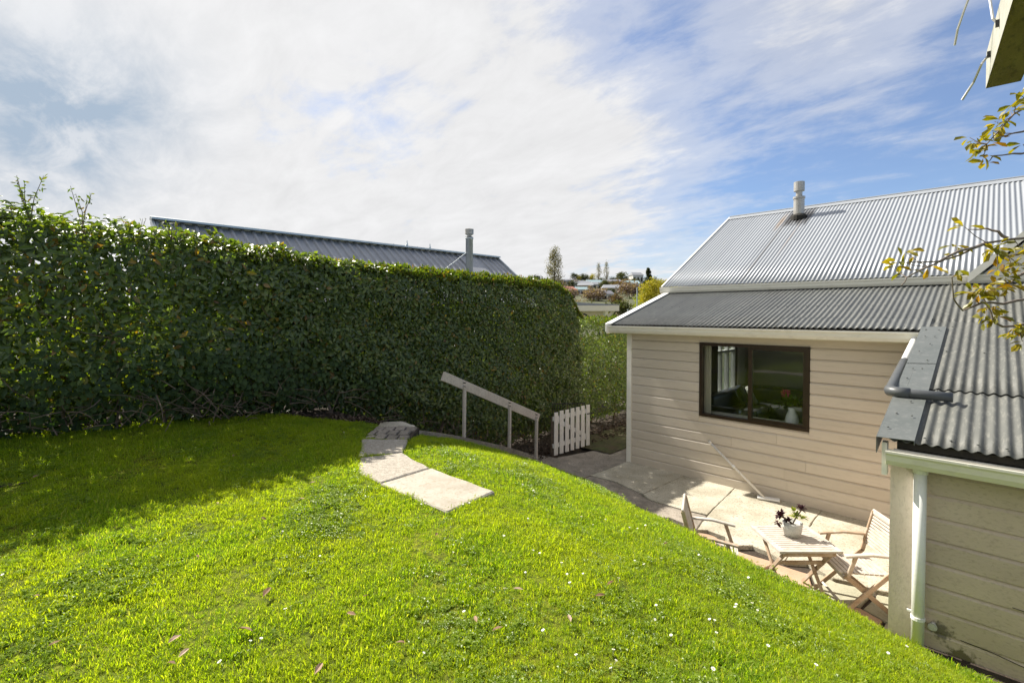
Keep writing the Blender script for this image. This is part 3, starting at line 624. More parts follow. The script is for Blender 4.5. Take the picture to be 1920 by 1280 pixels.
def corr_roof(parent, x0, x1, y0, z0, y1, z1, mat, seed, cover=.762, **kw):
    x = x0; k = 0
    while x < x1-.05:
        xe = min(x+cover, x1)
        V, F = corr(x, min(xe+.05, x1), y0, z0, y1, z1, lift=.0025*(k % 2)+kw.get('lift', 0), seed=seed+k)
        fast_mesh('roof_sheet', V, F, mat, True, parent); x = xe; k += 1
SL = .282
def lz(v): return 2.785+SL*(v+.25)
lean = empty('lean_to_roof'); lean.parent = house
corr_roof(lean, -.30, 4.573, -.27, lz(-.27), 2.36, lz(2.36), m_roof, 10)
corr_roof(lean, 2.74, 4.573, -.275, lz(-.275)+.012, .22, lz(.22)+.012, m_roof, 40)
ext = empty('extension_roof'); ext.parent = house
SE = .25
def ez(v): return 2.785+SE*(v+.25)
corr_roof(ext, 4.573, 9.1, -.1, ez(-.1)+.004, 2.36, lz(2.36)+.01, m_roof_pale, 60, lift=.0)
corr_roof(ext, 4.573, 9.1, -2.36, ez(-2.36)+.016, .12, ez(.12)+.012, m_roof_pale, 80)
corr_roof(ext, 4.573, 9.1, -3.53, ez(-3.53)+.002, -2.2, ez(-2.2)+.0, m_roof_pale, 100)
dk = MB(); dk.extr_x([(-.24, lz(-.24)-.03), (2.3, lz(2.3)-.03), (2.3, lz(2.3)-.08), (-.24, lz(-.24)-.08)], -.28, 9); hp(dk, 'roof_deck', m_dark, lean)
dk = MB(); dk.extr_x([(-3.46, ez(-3.46)-.035), (-.3, ez(-.3)-.035), (-.3, ez(-.3)-.09), (-3.46, ez(-3.46)-.09)], 4.62, 9); hp(dk, 'roof_deck', m_dark, ext)
MZ0, MZR, MY0, MYR = 3.63, 5.84, 2.22, 6.35
mainr = empty('main_roof'); mainr.parent = house
corr_roof(mainr, -.45, 9.4, MY0, MZ0, MYR, MZR, m_silver, 200)
V, F = corr(-.45, 9.4, 10.5, MZ0, MYR, MZR, seed=5); fast_mesh('roof_sheet', V, F, m_silver, True, mainr)
rc = MB()
for sgn, (ya, za) in ((1, (MYR-.16, MZR-.16*.535+.014)), (-1, (MYR+.16, MZR-.16*.535+.014))):
    rc.add([(-.47, ya, za), (9.4, ya, za), (9.4, MYR, MZR+.03), (-.47, MYR, MZR+.03), (-.47, ya, za+.006), (9.4, ya, za+.006), (9.4, MYR, MZR+.036), (-.47, MYR, MZR+.036)],
           [(0, 3, 2, 1), (4, 5, 6, 7), (0, 1, 5, 4), (1, 2, 6, 5), (2, 3, 7, 6), (3, 0, 4, 7)])
rc.tube([(-.47, MYR, MZR+.035), (9.4, MYR, MZR+.035)], .022, 8); hp(rc, 'ridge_cap', m_silver, mainr)
for (ya, za, yb, zb) in ((MY0-.02, MZ0-.02, MYR, MZR-.0), (10.5, MZ0, MYR, MZR)):
    bg_ = MB(); bg_.add([(-.49, ya, za-.14), (-.45, ya, za-.14), (-.45, yb, zb-.14), (-.49, yb, zb-.14), (-.49, ya, za+.03), (-.45, ya, za+.03), (-.45, yb, zb+.03), (-.49, yb, zb+.03)],
            [(0, 3, 2, 1), (4, 5, 6, 7), (0, 1, 5, 4), (1, 2, 6, 5), (2, 3, 7, 6), (3, 0, 4, 7)])
    hp(bg_, 'barge_board', m_trim, mainr)
sf = MB(); sf.extr_x([(MY0-.02, MZ0-.15), (2.36, MZ0-.15), (2.36, 3.50), (MY0-.02, 3.50)], -.4, 9.2); hp(sf, 'fascia', m_trim, mainr)
# gable wing at the right of the main roof
dg = MB(); ax = 6.35; dg.add([(5.02, 2.15, 3.60), (7.7, 2.15, 3.60), (ax, 2.15, 4.98), (5.02, 2.3, 3.60), (7.7, 2.3, 3.60), (ax, 2.3, 4.98)], [(0, 1, 2), (3, 5, 4), (0, 3, 4, 1), (1, 4, 5, 2), (2, 5, 3, 0)])
dw = hp(dg, 'dormer', m_trim, house)
for k, x1 in ((0, 4.86), (1, 7.84)):
    d = MB(); d.bar((x1, 2.08, 3.58), (ax, 2.08, 5.10), .2, .04, up=(0, 1, 0)) if False else d.add(
        [(x1, 2.05, 3.56), (ax, 2.05, 5.09), (ax, 5.6, 5.09), (x1, 5.6, 3.56), (x1, 2.05, 3.60), (ax, 2.05, 5.13), (ax, 5.6, 5.13), (x1, 5.6, 3.60)],
        [(0, 3, 2, 1), (4, 5, 6, 7), (0, 1, 5, 4), (1, 2, 6, 5), (2, 3, 7, 6), (3, 0, 4, 7)])
    d.build('roof_panel', m_silver, dw)
    d = MB(); zz = .135
    d.add([(x1, 2.0, 3.61-zz), (ax, 2.0, 5.14-zz), (ax, 2.049, 5.14-zz), (x1, 2.049, 3.61-zz), (x1, 2.0, 3.61), (ax, 2.0, 5.14), (ax, 2.049, 5.14), (x1, 2.049, 3.61)],
          [(0, 3, 2, 1), (4, 5, 6, 7), (0, 1, 5, 4), (1, 2, 6, 5), (2, 3, 7, 6), (3, 0, 4, 7)])
    d.build('barge_board', m_trim, dw)
# gutters (ogee profile, open on top)
def gutter_prof(y, z, s=1.0):
    return [(y, z), (y, z-.115*s), (y-.07*s, z-.115*s), (y-.095*s, z-.075*s), (y-.105*s, z-.03*s), (y-.12*s, z-.012*s), (y-.12*s, z+.006), (y-.105*s, z+.006), (y-.09*s, z-.035*s), (y-.062*s, z-.1*s), (y-.012, z-.1*s), (y-.012, z)]
gt = MB(); gt.extr_x(gutter_prof(-.235, 2.745, 1.12), -.29, 4.52); gt.box((-.3, -.37, 2.6), (-.27, -.235, 2.77)); gt.box((2.9, -.3705, 2.74), (2.96, -.3695, 2.751)); hp(gt, 'gutter', m_trim)
ff = MB(); ff.box((-.28, -.234, 2.60), (4.57, -.21, 2.76)); ff.box((-.28, -.209, 2.612), (4.57, -.0, 2.632)); hp(ff, 'fascia', m_trim)
gt = MB(); gt.extr_x(gutter_prof(MY0-.02, MZ0-.03, 1.1), -.46, 9.2); hp(gt, 'gutter', m_trim)
gt = MB(); gt.extr_x(gutter_prof(-3.47, 1.875, 1.0), 4.56, 9.0); gt.box((5.05, -3.592, 1.862), (5.07, -3.589, 1.881)); hp(gt, 'gutter', m_trim)
ff = MB(); ff.box((4.60, -3.469, 1.74), (9.0, -3.445, 1.88)); ff.box((4.6, -3.444, 1.765), (9, -3.33, 1.785)); ff.box((4.525, -3.50, 1.66), (4.56, -3.42, 1.93)); hp(ff, 'fascia', m_trim)
# lean-to barge and its white verge capping on the left
vb = MB()
vb.add([(-.35, -.34, lz(-.34)-.13), (-.31, -.34, lz(-.34)-.13), (-.31, 2.36, lz(2.36)-.1), (-.35, 2.36, lz(2.36)-.1), (-.35, -.34, lz(-.34)+.022), (-.31, -.34, lz(-.34)+.022), (-.31, 2.36, lz(2.36)+.022), (-.35, 2.36, lz(2.36)+.022)],
       [(0, 3, 2, 1), (4, 5, 6, 7), (0, 1, 5, 4), (1, 2, 6, 5), (2, 3, 7, 6), (3, 0, 4, 7)])
hp(vb, 'barge_board', m_white); vb = MB()
vb.add([(-.36, -.33, lz(-.33)+.024), (-.22, -.33, lz(-.33)+.024), (-.22, 2.36, lz(2.36)+.024), (-.36, 2.36, lz(2.36)+.024), (-.36, -.33, lz(-.33)+.032), (-.22, -.33, lz(-.33)+.032), (-.22, 2.36, lz(2.36)+.032), (-.36, 2.36, lz(2.36)+.032)],
       [(0, 3, 2, 1), (4, 5, 6, 7), (0, 1, 5, 4), (1, 2, 6, 5), (2, 3, 7, 6), (3, 0, 4, 7)])
hp(vb, 'verge_capping', m_white)
# grey verge flashing of the extension with screw heads
def flash(y0, y1):
    mb = MB(); a0, a1 = 4.50, 4.735
    z = lambda v: ez(v)+.020
    mb.add([(a0, y0, z(y0)), (a1, y0, z(y0)+.008), (a1, y1, z(y1)+.008), (a0, y1, z(y1)), (a0, y0, z(y0)+.004), (a1, y0, z(y0)+.012), (a1, y1, z(y1)+.012), (a0, y1, z(y1)+.004)],
           [(0, 3, 2, 1), (4, 5, 6, 7), (0, 1, 5, 4), (1, 2, 6, 5), (2, 3, 7, 6), (3, 0, 4, 7)])
    mb.add([(a0, y0, z(y0)+.004), (a0-.006, y0, z(y0)+.004), (a0-.006, y1, z(y1)+.004), (a0, y1, z(y1)+.004), (a0, y0, z(y0)-.13), (a0-.006, y0, z(y0)-.13), (a0-.006, y1, z(y1)-.13), (a0, y1, z(y1)-.13)],
           [(0, 3, 2, 1), (4, 5, 6, 7), (0, 1, 5, 4), (1, 2, 6, 5), (2, 3, 7, 6), (3, 0, 4, 7)])
    mb.add([(a1, y0, z(y0)+.012), (a1+.004, y0, z(y0)+.012), (a1+.004, y1, z(y1)+.012), (a1, y1, z(y1)+.012), (a1, y0, z(y0)-.025), (a1+.004, y0, z(y0)-.025), (a1+.004, y1, z(y1)-.025), (a1, y1, z(y1)-.025)],
           [(0, 3, 2, 1), (4, 5, 6, 7), (0, 1, 5, 4), (1, 2, 6, 5), (2, 3, 7, 6), (3, 0, 4, 7)])
    return mb
for y0, y1 in ((-1.7, -.2), (-3.56, -1.66)):
    hp(flash(y0, y1), 'flashing', m_flash, ext)
sc_ = MB()
for k in range(11):
    v = -.35-.3*k
    for u in (4.55+.02*(k % 2), 4.68-.02*(k % 3)):
        if random.random() < .85: sc_.lathe([(.009, 0), (.009, .006), (.004, .009)], (u, v+random.uniform(-.08, .08), ez(v)+.028), 6)
for v in (-.18, .16, -2.42, -3.46, -1.2):
    for k in range(58):
        u = 4.80+k*PER*2
        if u < 9 and (k % 2 == 0 or v == -3.46): sc_.lathe([(.009, 0), (.009, .006), (.004, .009)], (u-.006, v+random.uniform(-.02, .02), (ez(v) if v < 0 else ez(v))+.022), 6)
for v in (-.15, .9, 1.9):
    for k in range(30): sc_.lathe([(.008, 0), (.008, .005), (.003, .008)], (round((-.2+k*.155)/PER)*PER, v+random.uniform(-.02, .02), lz(v)+.012), 6)
so = hp(sc_, 'screws', m_screw, ext); so['kind'] = 'stuff'
# rainwater pipe that drops from the lean-to gutter onto the lower roof
pp = MB(); pp.tube([(4.43, -.31, 2.67), (4.43, -.33, 2.64), (4.432, -.5, 2.60), (4.44, -1.35, 2.44)], .038, 12); pp.tube([(4.43, -.30, 2.70), (4.43, -.305, 2.64)], .05, 12); hp(pp, 'overflow_pipe', m_white, smooth=True)
pp = MB(); pp.tube([(4.44, -1.33, 2.444), (4.455, -2.50, 2.255), (4.465, -2.60, 2.248), (4.51, -2.645, 2.246), (4.62, -2.655, 2.245), (4.92, -2.665, 2.245)], .043, 14)
pp.tube([(4.456, -2.52, 2.254), (4.468, -2.61, 2.248), (4.52, -2.65, 2.247), (4.62, -2.657, 2.246)], .05, 14)
hp(pp, 'overflow_pipe', m_greypipe, smooth=True)
# extension wall
ew = MB(); ew.box((4.60, -3.28, -.1), (9, -3.2, 1.9)); ew.add([(4.60, -3.2, -.1), (4.68, -3.2, -.1), (4.68, 0, -.1), (4.60, 0, -.1), (4.60, -3.2, 1.9), (4.68, -3.2, 1.9), (4.68, 0, 2.70), (4.60, 0, 2.70)], [(0, 3, 2, 1), (4, 5, 6, 7), (0, 1, 5, 4), (1, 2, 6, 5), (2, 3, 7, 6), (3, 0, 4, 7)]); ewo = hp(ew, 'extension_wall', m_dark)
nb2 = 10; h2 = .187
for k in range(nb2):
    z0 = .03+k*h2; mb = board_mesh(4.72, 9.0, z0, min(z0+h2, 1.78) if z0 < 1.7 else 1.78, .03+random.uniform(-.003, .003)); mb.v = [(x, y-3.28, z+.0012*math.sin(x*3+k)) for x, y, z in mb.v]
    if z0 < 1.72: hp(mb, 'weatherboard', m_shedboard, ewo)
for k in range(13):
    z0 = .02+k*.187; mb = MB(); mb.add([(4.60, -3.27, z0), (4.60, -.03, z0), (4.60, -.03, z0+.187), (4.60, -3.27, z0+.187), (4.575, -3.27, z0), (4.575, -.03, z0), (4.59, -.03, z0+.187), (4.59, -3.27, z0+.187)],
           [(0, 1, 2, 3), (4, 7, 6, 5), (0, 4, 5, 1), (2, 6, 7, 3), (0, 3, 7, 4), (1, 5, 6, 2)])
    if z0+.187 < 1.85: hp(mb, 'weatherboard', m_shedboard, ewo)
cbd = MB(); cbd.box((4.565, -3.335, 0), (4.725, -3.28, 1.765)); cbd.box((4.564, -3.279, 0), (4.60, -3.17, 1.765)); hp(cbd, 'corner_board', m_corner)
dp = MB(); dp.tube([(4.765, -3.40, 1.775), (4.765, -3.40, .18)], .043, 16); hp(dp, 'downpipe', m_white, smooth=True)
dpc = MB(); dpc.tube([(4.765, -3.40, 1.70), (4.765, -3.40, 1.775)], .05, 16); hp(dpc, 'downpipe_socket', m_white); dpc = MB(); dpc.tube([(4.765, -3.40, .50), (4.765, -3.40, .525)], .048, 16); dpc.box((4.69, -3.36, .52), (4.72, -3.345, .535)); hp(dpc, 'downpipe_clip', m_white)
ck = MB()
for pts in ([(5.02, .405), (5.2, .395), (5.36, .37), (5.46, .365)], [(5.62, .40), (5.62, .30), (5.63, .22), (5.645, .17), (5.60, .11)], [(5.3, .79), (5.42, .785), (5.55, .783)]):
    for (xa, za), (xb, zb) in zip(pts[:-1], pts[1:]): ck.bar((xa, -3.3125, za), (xb, -3.3125, zb), .004, .004, up=(0, 1, 0))
hp(ck, 'cracks', m_dark)['kind'] = 'stuff'
tp = MB(); tp.tube([(4.855, -3.31, .46), (4.855, -3.36, .46)], .018, 10); tp.tube([(4.855, -3.355, .46), (4.855, -3.37, .46)], .03, 10); hp(tp, 'pipe_stub', m_pot)
# flue on the main roof
fz = MZ0+(5.72-MY0)*(MZR-MZ0)/(MYR-MY0)
fl = MB(); fl.lathe([(.125, -.15), (.125, .46), (.14, .47), (.14, .52), (.075, .525), (.075, .66), (.125, .665), (.125, .90), (.11, .905)], (1.53, 5.70, fz), 20); flo = hp(fl, 'flue', m_flue, house, False)
bt = MB(); bt.lathe([(.2, -.06), (.19, .05), (.135, .1)], (1.53, 5.70, fz-.03), 16); bt.build('boot', m_dark, flo)

# ---------------------------------------------------------------- things seen through the window
sofa = empty('leather_sofa', (.6, 4.4, .15)); tag(sofa, 'black leather sofa below the sunny side window inside the lounge', 'sofa')
def rbox(a, b, bev, name, mat, parent, local=True):
    me = bpy.data.meshes.new(name); bm = bmesh.new(); bmesh.ops.create_cube(bm, size=1)
    for v in bm.verts: v.co = Vector([a[k]+(v.co[k]+.5)*(b[k]-a[k]) for k in range(3)])
    bmesh.ops.bevel(bm, geom=bm.edges[:]+bm.verts[:], offset=bev, segments=3, affect='EDGES', profile=.6)
    for f in bm.faces: f.smooth = True
    bm.to_mesh(me); bm.free(); me.materials.append(mat); return link(name, me, parent)
rbox((-.4, -1.3, .05), (.45, 1.4, .3), .05, 'base', m_sofa, sofa)
rbox((-.48, -1.3, .25), (-.18, 1.4, .86), .09, 'backrest', m_sofa, sofa)
for y in (-1.25, -.37, .5): rbox((-.2, y, .28), (.5, y+.86, .46), .07, 'seat_cushion', m_sofa, sofa)
rbox((-.48, -1.6, .05), (.5, -1.28, .66), .1, 'armrest', m_sofa, sofa); rbox((-.48, 1.4, .05), (1.6, 2.0, .8), .09, 'chaise_back', m_sofa, sofa); rbox((.4, .7, .05), (1.6, 1.45, .45), .08, 'chaise', m_sofa, sofa)
cu = rbox((-.07, -.3, -.25), (.07, .3, .25), .06, 'scatter_cushion', m_cushion, None); cu.location = (.53, 4.6, .86); cu.rotation_euler = (0, R(-20), R(14)); tag(cu, 'navy scatter cushion on the black sofa', 'cushion')
cu = rbox((-.06, -.25, -.22), (.06, .25, .22), .055, 'scatter_cushion', m_cushpale, None); cu.location = (.66, 4.95, .84); cu.rotation_euler = (0, R(-25), R(25)); tag(cu, 'pale cushion with bright edge on the black sofa', 'cushion')
def curtain(x0, y0, x1, y1, z0, z1, mat, label):
    mb = MB(); n_ = 28; vs = []
    d = Vector((x1-x0, y1-y0, 0)); nn = Vector((-d.y, d.x, 0)).normalized()
    for k in range(n_+1):
        p = Vector((x0, y0, 0))+d*(k/n_)+nn*.03*math.sin(k*1.35); vs += [(p.x, p.y, z0), (p.x, p.y, z1)]
    q = [(a_+nn.x*.004, b_+nn.y*.004, c_) for a_, b_, c_ in vs]; k0 = len(vs)
    mb.add(vs+q, [(2*k, 2*k+2, 2*k+3, 2*k+1) for k in range(n_)]+[(k0+2*k, k0+2*k+1, k0+2*k+3, k0+2*k+2) for k in range(n_)])
    tag(mb.build('curtain', mat, None, True), label, 'curtain')
curtain(1.40, .19, 1.56, .21, .6, 2.55, m_curtain, 'gathered beige curtain at the left of the brown window')
curtain(.17, 3.45, .17, 3.92, .5, 2.5, m_curtdark, 'taupe curtain at the near side of the lounge side window')
curtain(.17, 5.36, .17, 5.8, .5, 2.5, m_curtain, 'pale curtain at the far side of the lounge side window')
vase = empty('flower_vase', (2.84, .34, WZ0+.012)); tag(vase, 'white fluted vase of pink flowers on the sill behind the window', 'vase')
vb_ = MB(); vb_.lathe([(.09, 0), (.10, .05), (.085, .14), (.055, .22), (.06, .27), (.052, .272)], (0, 0, 0), 28, .03, 3.0); vb_.build('vase_body', m_ceramic, vase, True)
def bunch(n, r, zc, L, Wd, mat, name, parent, up=.6, flat=.7):
    P = rng.normal(size=(n, 3))*np.array([r, r, r*flat])+np.array([0, 0, zc]); A = norm(P-np.array([0, 0, zc-r])+.3*rdir(n)+np.array([0, 0, up*.3]))
    return leaves(name, P, A, rdir(n)+np.array([0, 0, 1.]), rnd(n, .7, 1.2)*L, rnd(n, .7, 1.2)*Wd, mat, LEAF_HI, parent)
bunch(90, .075, .37, .09, .03, m_flowleaf, 'foliage', vase)
P = np.array([(-.10, 0, .50), (-.07, .02, .43), (.12, .0, .47), (.03, .02, .52), (-.15, .03, .46)])
PP = np.repeat(P, 26, 0)+rng.normal(size=(130, 3))*.02
for k in range(5): leaves('flower_head', PP[k]+np.clip(PP[k*26:k*26+26]-P[k], -.014, .014), norm(PP[k*26:k*26+26]-P[k]), rdir(26), np.full(26, .05), np.full(26, .034), m_pink, LEAF_LO, vase)

# ---------------------------------------------------------------- patio furniture
def chair(name, loc, ang, label):
    t = empty(name, loc, ang); tag(t, label, 'chair', 'folding wooden chairs at the small table')
    w = .25
    for s in (-1, 1):
        b = MB(); y = s*w
        b.bar((.29, y, .0), (-.19, y, .47), .024, .045, bev=.004); b.bar((-.185, y, .455), (-.30, y, .89), .024, .042, bev=.004); b.build('stile', m_wood, t)
        b = MB(); y = s*(w-.028); b.bar((.22, y, .405), (-.27, y, .0), .022, .045, bev=.004); b.build('leg', m_wood, t)
        b = MB(); y = s*(w+.01); b.bar((-.245, y, .632), (.0, y, .645), .05, .024, bev=.005); b.bar((-.002, y, .645), (.24, y, .615), .05, .024, bev=.005); b.build('armrest', m_woodpale if s > 0 else m_wood, t)
        b = MB(); b.bar((.14, s*(w+.008), .615), (.21, s*(w-.0), .40), .022, .036, bev=.004); b.build('arm_support', m_wood, t)
    for xa, wa, za, up in ((.22, w-.03, .385, (0, 0, 1)), (-.2, w-.03, .40, (0, 0, 1)), (.2, w, .075, (.7, 0, .7))):
        b = MB(); b.bar((xa, -wa, za), (xa, wa, za), .022, .042, up=up); b.build('cross_rail', m_woodpale, t)
    for k in range(10):
        x = -.17+k*.0455; b = MB(); b.box((x-.018, -w+.045, .414), (x+.018, w-.045, .43)); b.build('seat_slat', m_woodpale, t)
    for k in range(11):
        q = .56+k*.0305; x = -.185-(q-.455)*.264; b = MB(); b.bar((x, -w+.013, q), (x, w-.013, q), .013, .02, up=(-.25, 0, .97)); b.build('back_slat', m_woodpale, t)
    b = MB(); b.bar((-.298, -w-.005, .885), (-.298, w+.005, .885), .026, .045, up=(-.25, 0, .97), bev=.005); b.build('top_rail', m_woodpale, t)
    return t
chair('folding_chair', (3.02, -3.24, -.01), R(23), 'folding teak armchair left of the table, half hidden behind the lawn edge')
chair('folding_chair', (4.20, -2.50, -.01), R(217), 'folding teak armchair right of the table beside the shed corner')
tb = empty('folding_table', (3.69, -2.75, -.01), R(45)); tag(tb, 'small square slatted teak folding table standing between two folding chairs', 'table')
hw = .292
for s in (-1, 1):
    b = MB(); b.box((s*hw-.028, -hw-.01, .585), (s*hw+.028, hw+.01, .61)); b.build('frame_bar', m_woodpale, tb)
ns = 13
for k in range(ns):
    y = -hw+.012+(2*hw-.024)*k/(ns-1); b = MB(); b.box((-hw+.03, y-.0185, .592), (hw-.03, y+.0185, .608)); b.build('table_slat', m_woodpale, tb)
for s in (-1, 1):
    x = s*(hw-.05)
    b = MB(); b.bar((x, -hw+.03, .575), (x, hw-.05, 0), .022, .04, bev=.004); b.build('leg', m_wood, tb)
    b = MB(); xx = s*(hw-.078); b.bar((xx, hw-.03, .575), (xx, -hw+.05, 0), .022, .04, bev=.004); b.build('leg', m_wood, tb)
for s in (-1, 1):
    b = MB(); b.bar((-hw+.02, s*(hw-.03), .56), (hw-.02, s*(hw-.03), .56), .02, .036); b.build('apron', m_wood, tb)
b = MB(); b.bar((-hw+.05, -.11, .40), (hw-.05, -.11, .40), .02, .035); b.build('cross_rail', m_wood, tb)
pot = empty('succulent_pot', (3.66, -2.70, .601)); tag(pot, 'speckled grey pot of dark red and lime succulents standing on the table', 'plant pot')
b = MB(); b.lathe([(.078, 0), (.092, .07), (.098, .145), (.085, .147), (.083, .125), (.01, .124)], (0, 0, 0), 24); b.build('pot_body', m_pot, pot, True)
def rosette(c, n, L, Wd, mat, name, tilt):
    a = rnd(n, 0, 6.28); e = rnd(n, -.2, 1.2); A = np.stack([np.cos(a)*np.cos(e), np.sin(a)*np.cos(e), np.sin(e)], 1)+np.array(tilt)
    P_ = np.repeat(np.array([c]), n, 0)+rng.normal(size=(n, 3))*.008
    return P_, norm(A), np.repeat([[0, 0, 1.]], n, 0)+.3*rdir(n), rnd(n, .7, 1.1)*L, rnd(n, .8, 1.1)*Wd
def join_ros(name, lst, mat, parent):
    Vs = []; Fs = []; k = 0
    for r_ in lst:
        V, F = leaf_geo(*r_, shape=LEAF_HI, fold=.15, curl=.2); Vs.append(V); Fs.append(F+k); k += len(V)
    return fast_mesh(name, np.concatenate(Vs), np.concatenate(Fs), mat, False, parent)
join_ros('succulent_leaves', [rosette((-.10, -.07, .2), 34, .075, .028, None, '', (-.2, -.15, 0)), rosette((-.04, -.02, .15), 26, .06, .026, None, '', (-.1, -.1, 0)), rosette((-.12, -.09, .13), 18, .06, .026, None, '', (0, 0, -.7)), rosette((.07, .06, .285), 34, .062, .024, None, '', (0, 0, .1))], m_succ_dark, pot)
join_ros('succulent_leaves', [rosette((.02, .02, .21), 24, .065, .026, None, '', (0, 0, .1)), rosette((.07, .05, .19), 18, .055, .022, None, '', (.3, .2, -.1)), rosette((.0, .03, .26), 12, .05, .02, None, '', (0, 0, .5))], m_succ_green, pot)
b = MB(); b.tube([(0, 0, .12), (.03, .03, .2), (.07, .06, .28)], .007, 6); b.tube([(0, 0, .12), (-.05, -.04, .17), (-.1, -.07, .2)], .007, 6); b.build('stem', m_bark, pot)
br = empty('patio_broom', (2.63, -.2, .02)); tag(br, 'white pole broom with a flat head leaning on the beige back wall', 'broom')
b = MB(); b.tube([(-.02, -.03, .03), (-.965, .145, .70)], .019, 10); b.tube([(-.95, .142, .69), (-.985, .148, .715)], .026, 10); b.build('handle', m_offwhite, br, True)
b = MB(); b.tube([(-.52, .062, .385), (-.555, .069, .41)], .027, 10); b.build('collar', m_white, br)
b = MB(); b.bar((-.12, -.05, .02), (.18, .05, .02), .10, .035, bev=.008); b.build('head', m_white, br)

# ---------------------------------------------------------------- handrail, gate, iron panel, rock
hr = empty('garden_handrail', (-1, -2.5, .3)); tag(hr, 'taupe painted timber handrail sloping down beside the hedge on three thin posts', 'handrail')
ra = Vector((-1.03, -3.86, 2.0)); rb = Vector((-1.03, -1.58, .985))
b = MB(); b.bar(ra, rb, .045, .15, bev=.006); part_at(b.build('rail', m_rail), hr)
for v, z0, fx in ((-3.47, .90, 0), (-2.42, .54, -.05), (-1.70, .26, -.05)):
    b = MB(); zt_ = 2.0+(v-ra.y)/(rb.y-ra.y)*(rb.z-2.0)
    for q in (-.03, .03): b.tube([(-1.0, v+.01, zt_+q), (-.955, v+.01, zt_+q)], .009, 6)
    part_at(b.build('bolts', m_iron), hr)['kind'] = 'stuff'
    top = 2.0+(v-ra.y)/(rb.y-ra.y)*(rb.z-2.0); b = MB(); b.bar((-.985, v, z0-.25), (-.985, v+.02, top-.03), .042, .055, bev=.005, up=(1, 0, 0)); part_at(b.build('post', m_rail), hr)
ga = Vector((-1.30, -.80, .05)); gb2 = Vector((-1.10, .20, .06)); gd = (gb2-ga).normalized(); gn = Vector((gd.y, -gd.x, 0))
gate = empty('picket_gate', ga); tag(gate, 'open off white picket gate with seven flat boards standing before the hedge', 'gate')
for k in range(7):
    c = ga.lerp(gb2, (k+.42)/6.84); z0 = .03+.012*k; b = MB(); b.bar((c.x, c.y, z0), (c.x, c.y, z0+.90+random.uniform(-.01, .01)), .098, .018, up=gn); part_at(b.build('picket', m_offwhite), gate)
bo = gn*-.028
for z in (.17, .74):
    b = MB(); b.bar(ga+bo+Vector((0, 0, z)), gb2+bo+Vector((0, 0, z+.06)), .035, .085); part_at(b.build('rail', m_offwhite), gate)
b = MB(); b.bar(ga+bo+gd*.08+Vector((0, 0, .72)), gb2+bo-gd*.1+Vector((0, 0, .25)), .03, .085); part_at(b.build('brace', m_offwhite), gate)
b = MB(); gp = ga+gd*.045+bo*2.6; b.box((gp.x-.035, gp.y-.035, -.1), (gp.x+.035, gp.y+.035, .8)); part_at(b.build('gate_post', m_bark), gate)
for z in (.2, .78):
    b = MB(); b.bar(gp+gn*.045+Vector((0, 0, z)), ga+bo+gn*.02+gd*.2+Vector((0, 0, z)), .006, .03); part_at(b.build('hinge', m_iron), gate)
b = MB(); b.bar(gb2+gn*.014-gd*.10+Vector((0, 0, .74)), gb2+gn*.014+gd*.05+Vector((0, 0, .74)), .012, .02); part_at(b.build('latch', m_iron), gate)
ir = empty('iron_railing', (-1.5, -.2, 0)); tag(ir, 'black iron railing panel peeping out behind the top of the picket gate', 'railing')  # a railing panel, mostly hidden by the gate
b = MB(); A0 = Vector((-1.72, -.35, 0)); A1 = Vector((-1.30, .28, 0))
for z in (.25, 1.0): b.bar(A0+Vector((0, 0, z)), A1+Vector((0, 0, z-.02)), .02, .02)
part_at(b.build('rail', m_iron), ir)
for k in range(14):
    p = A0.lerp(A1, k/13); b = MB(); b.tube([(p.x, p.y, .02), (p.x, p.y, 1.0)], .006, 6); part_at(b.build('bar', m_iron), ir)
me = bpy.data.meshes.new('garden_rock'); bm = bmesh.new(); bmesh.ops.create_icosphere(bm, subdivisions=3, radius=.16)
for v in bm.verts: v.co *= 1+.22*float(wob(v.co.x*14, v.co.y*14+v.co.z*9, 1, 3)); v.co.z *= .6
bm.to_mesh(me); bm.free(); tag(link('garden_rock', me, None, m_conc2), 'rough grey rock at the foot of the hedge below the handrail', 'rock').location = (-1.55, -2.05, .17)

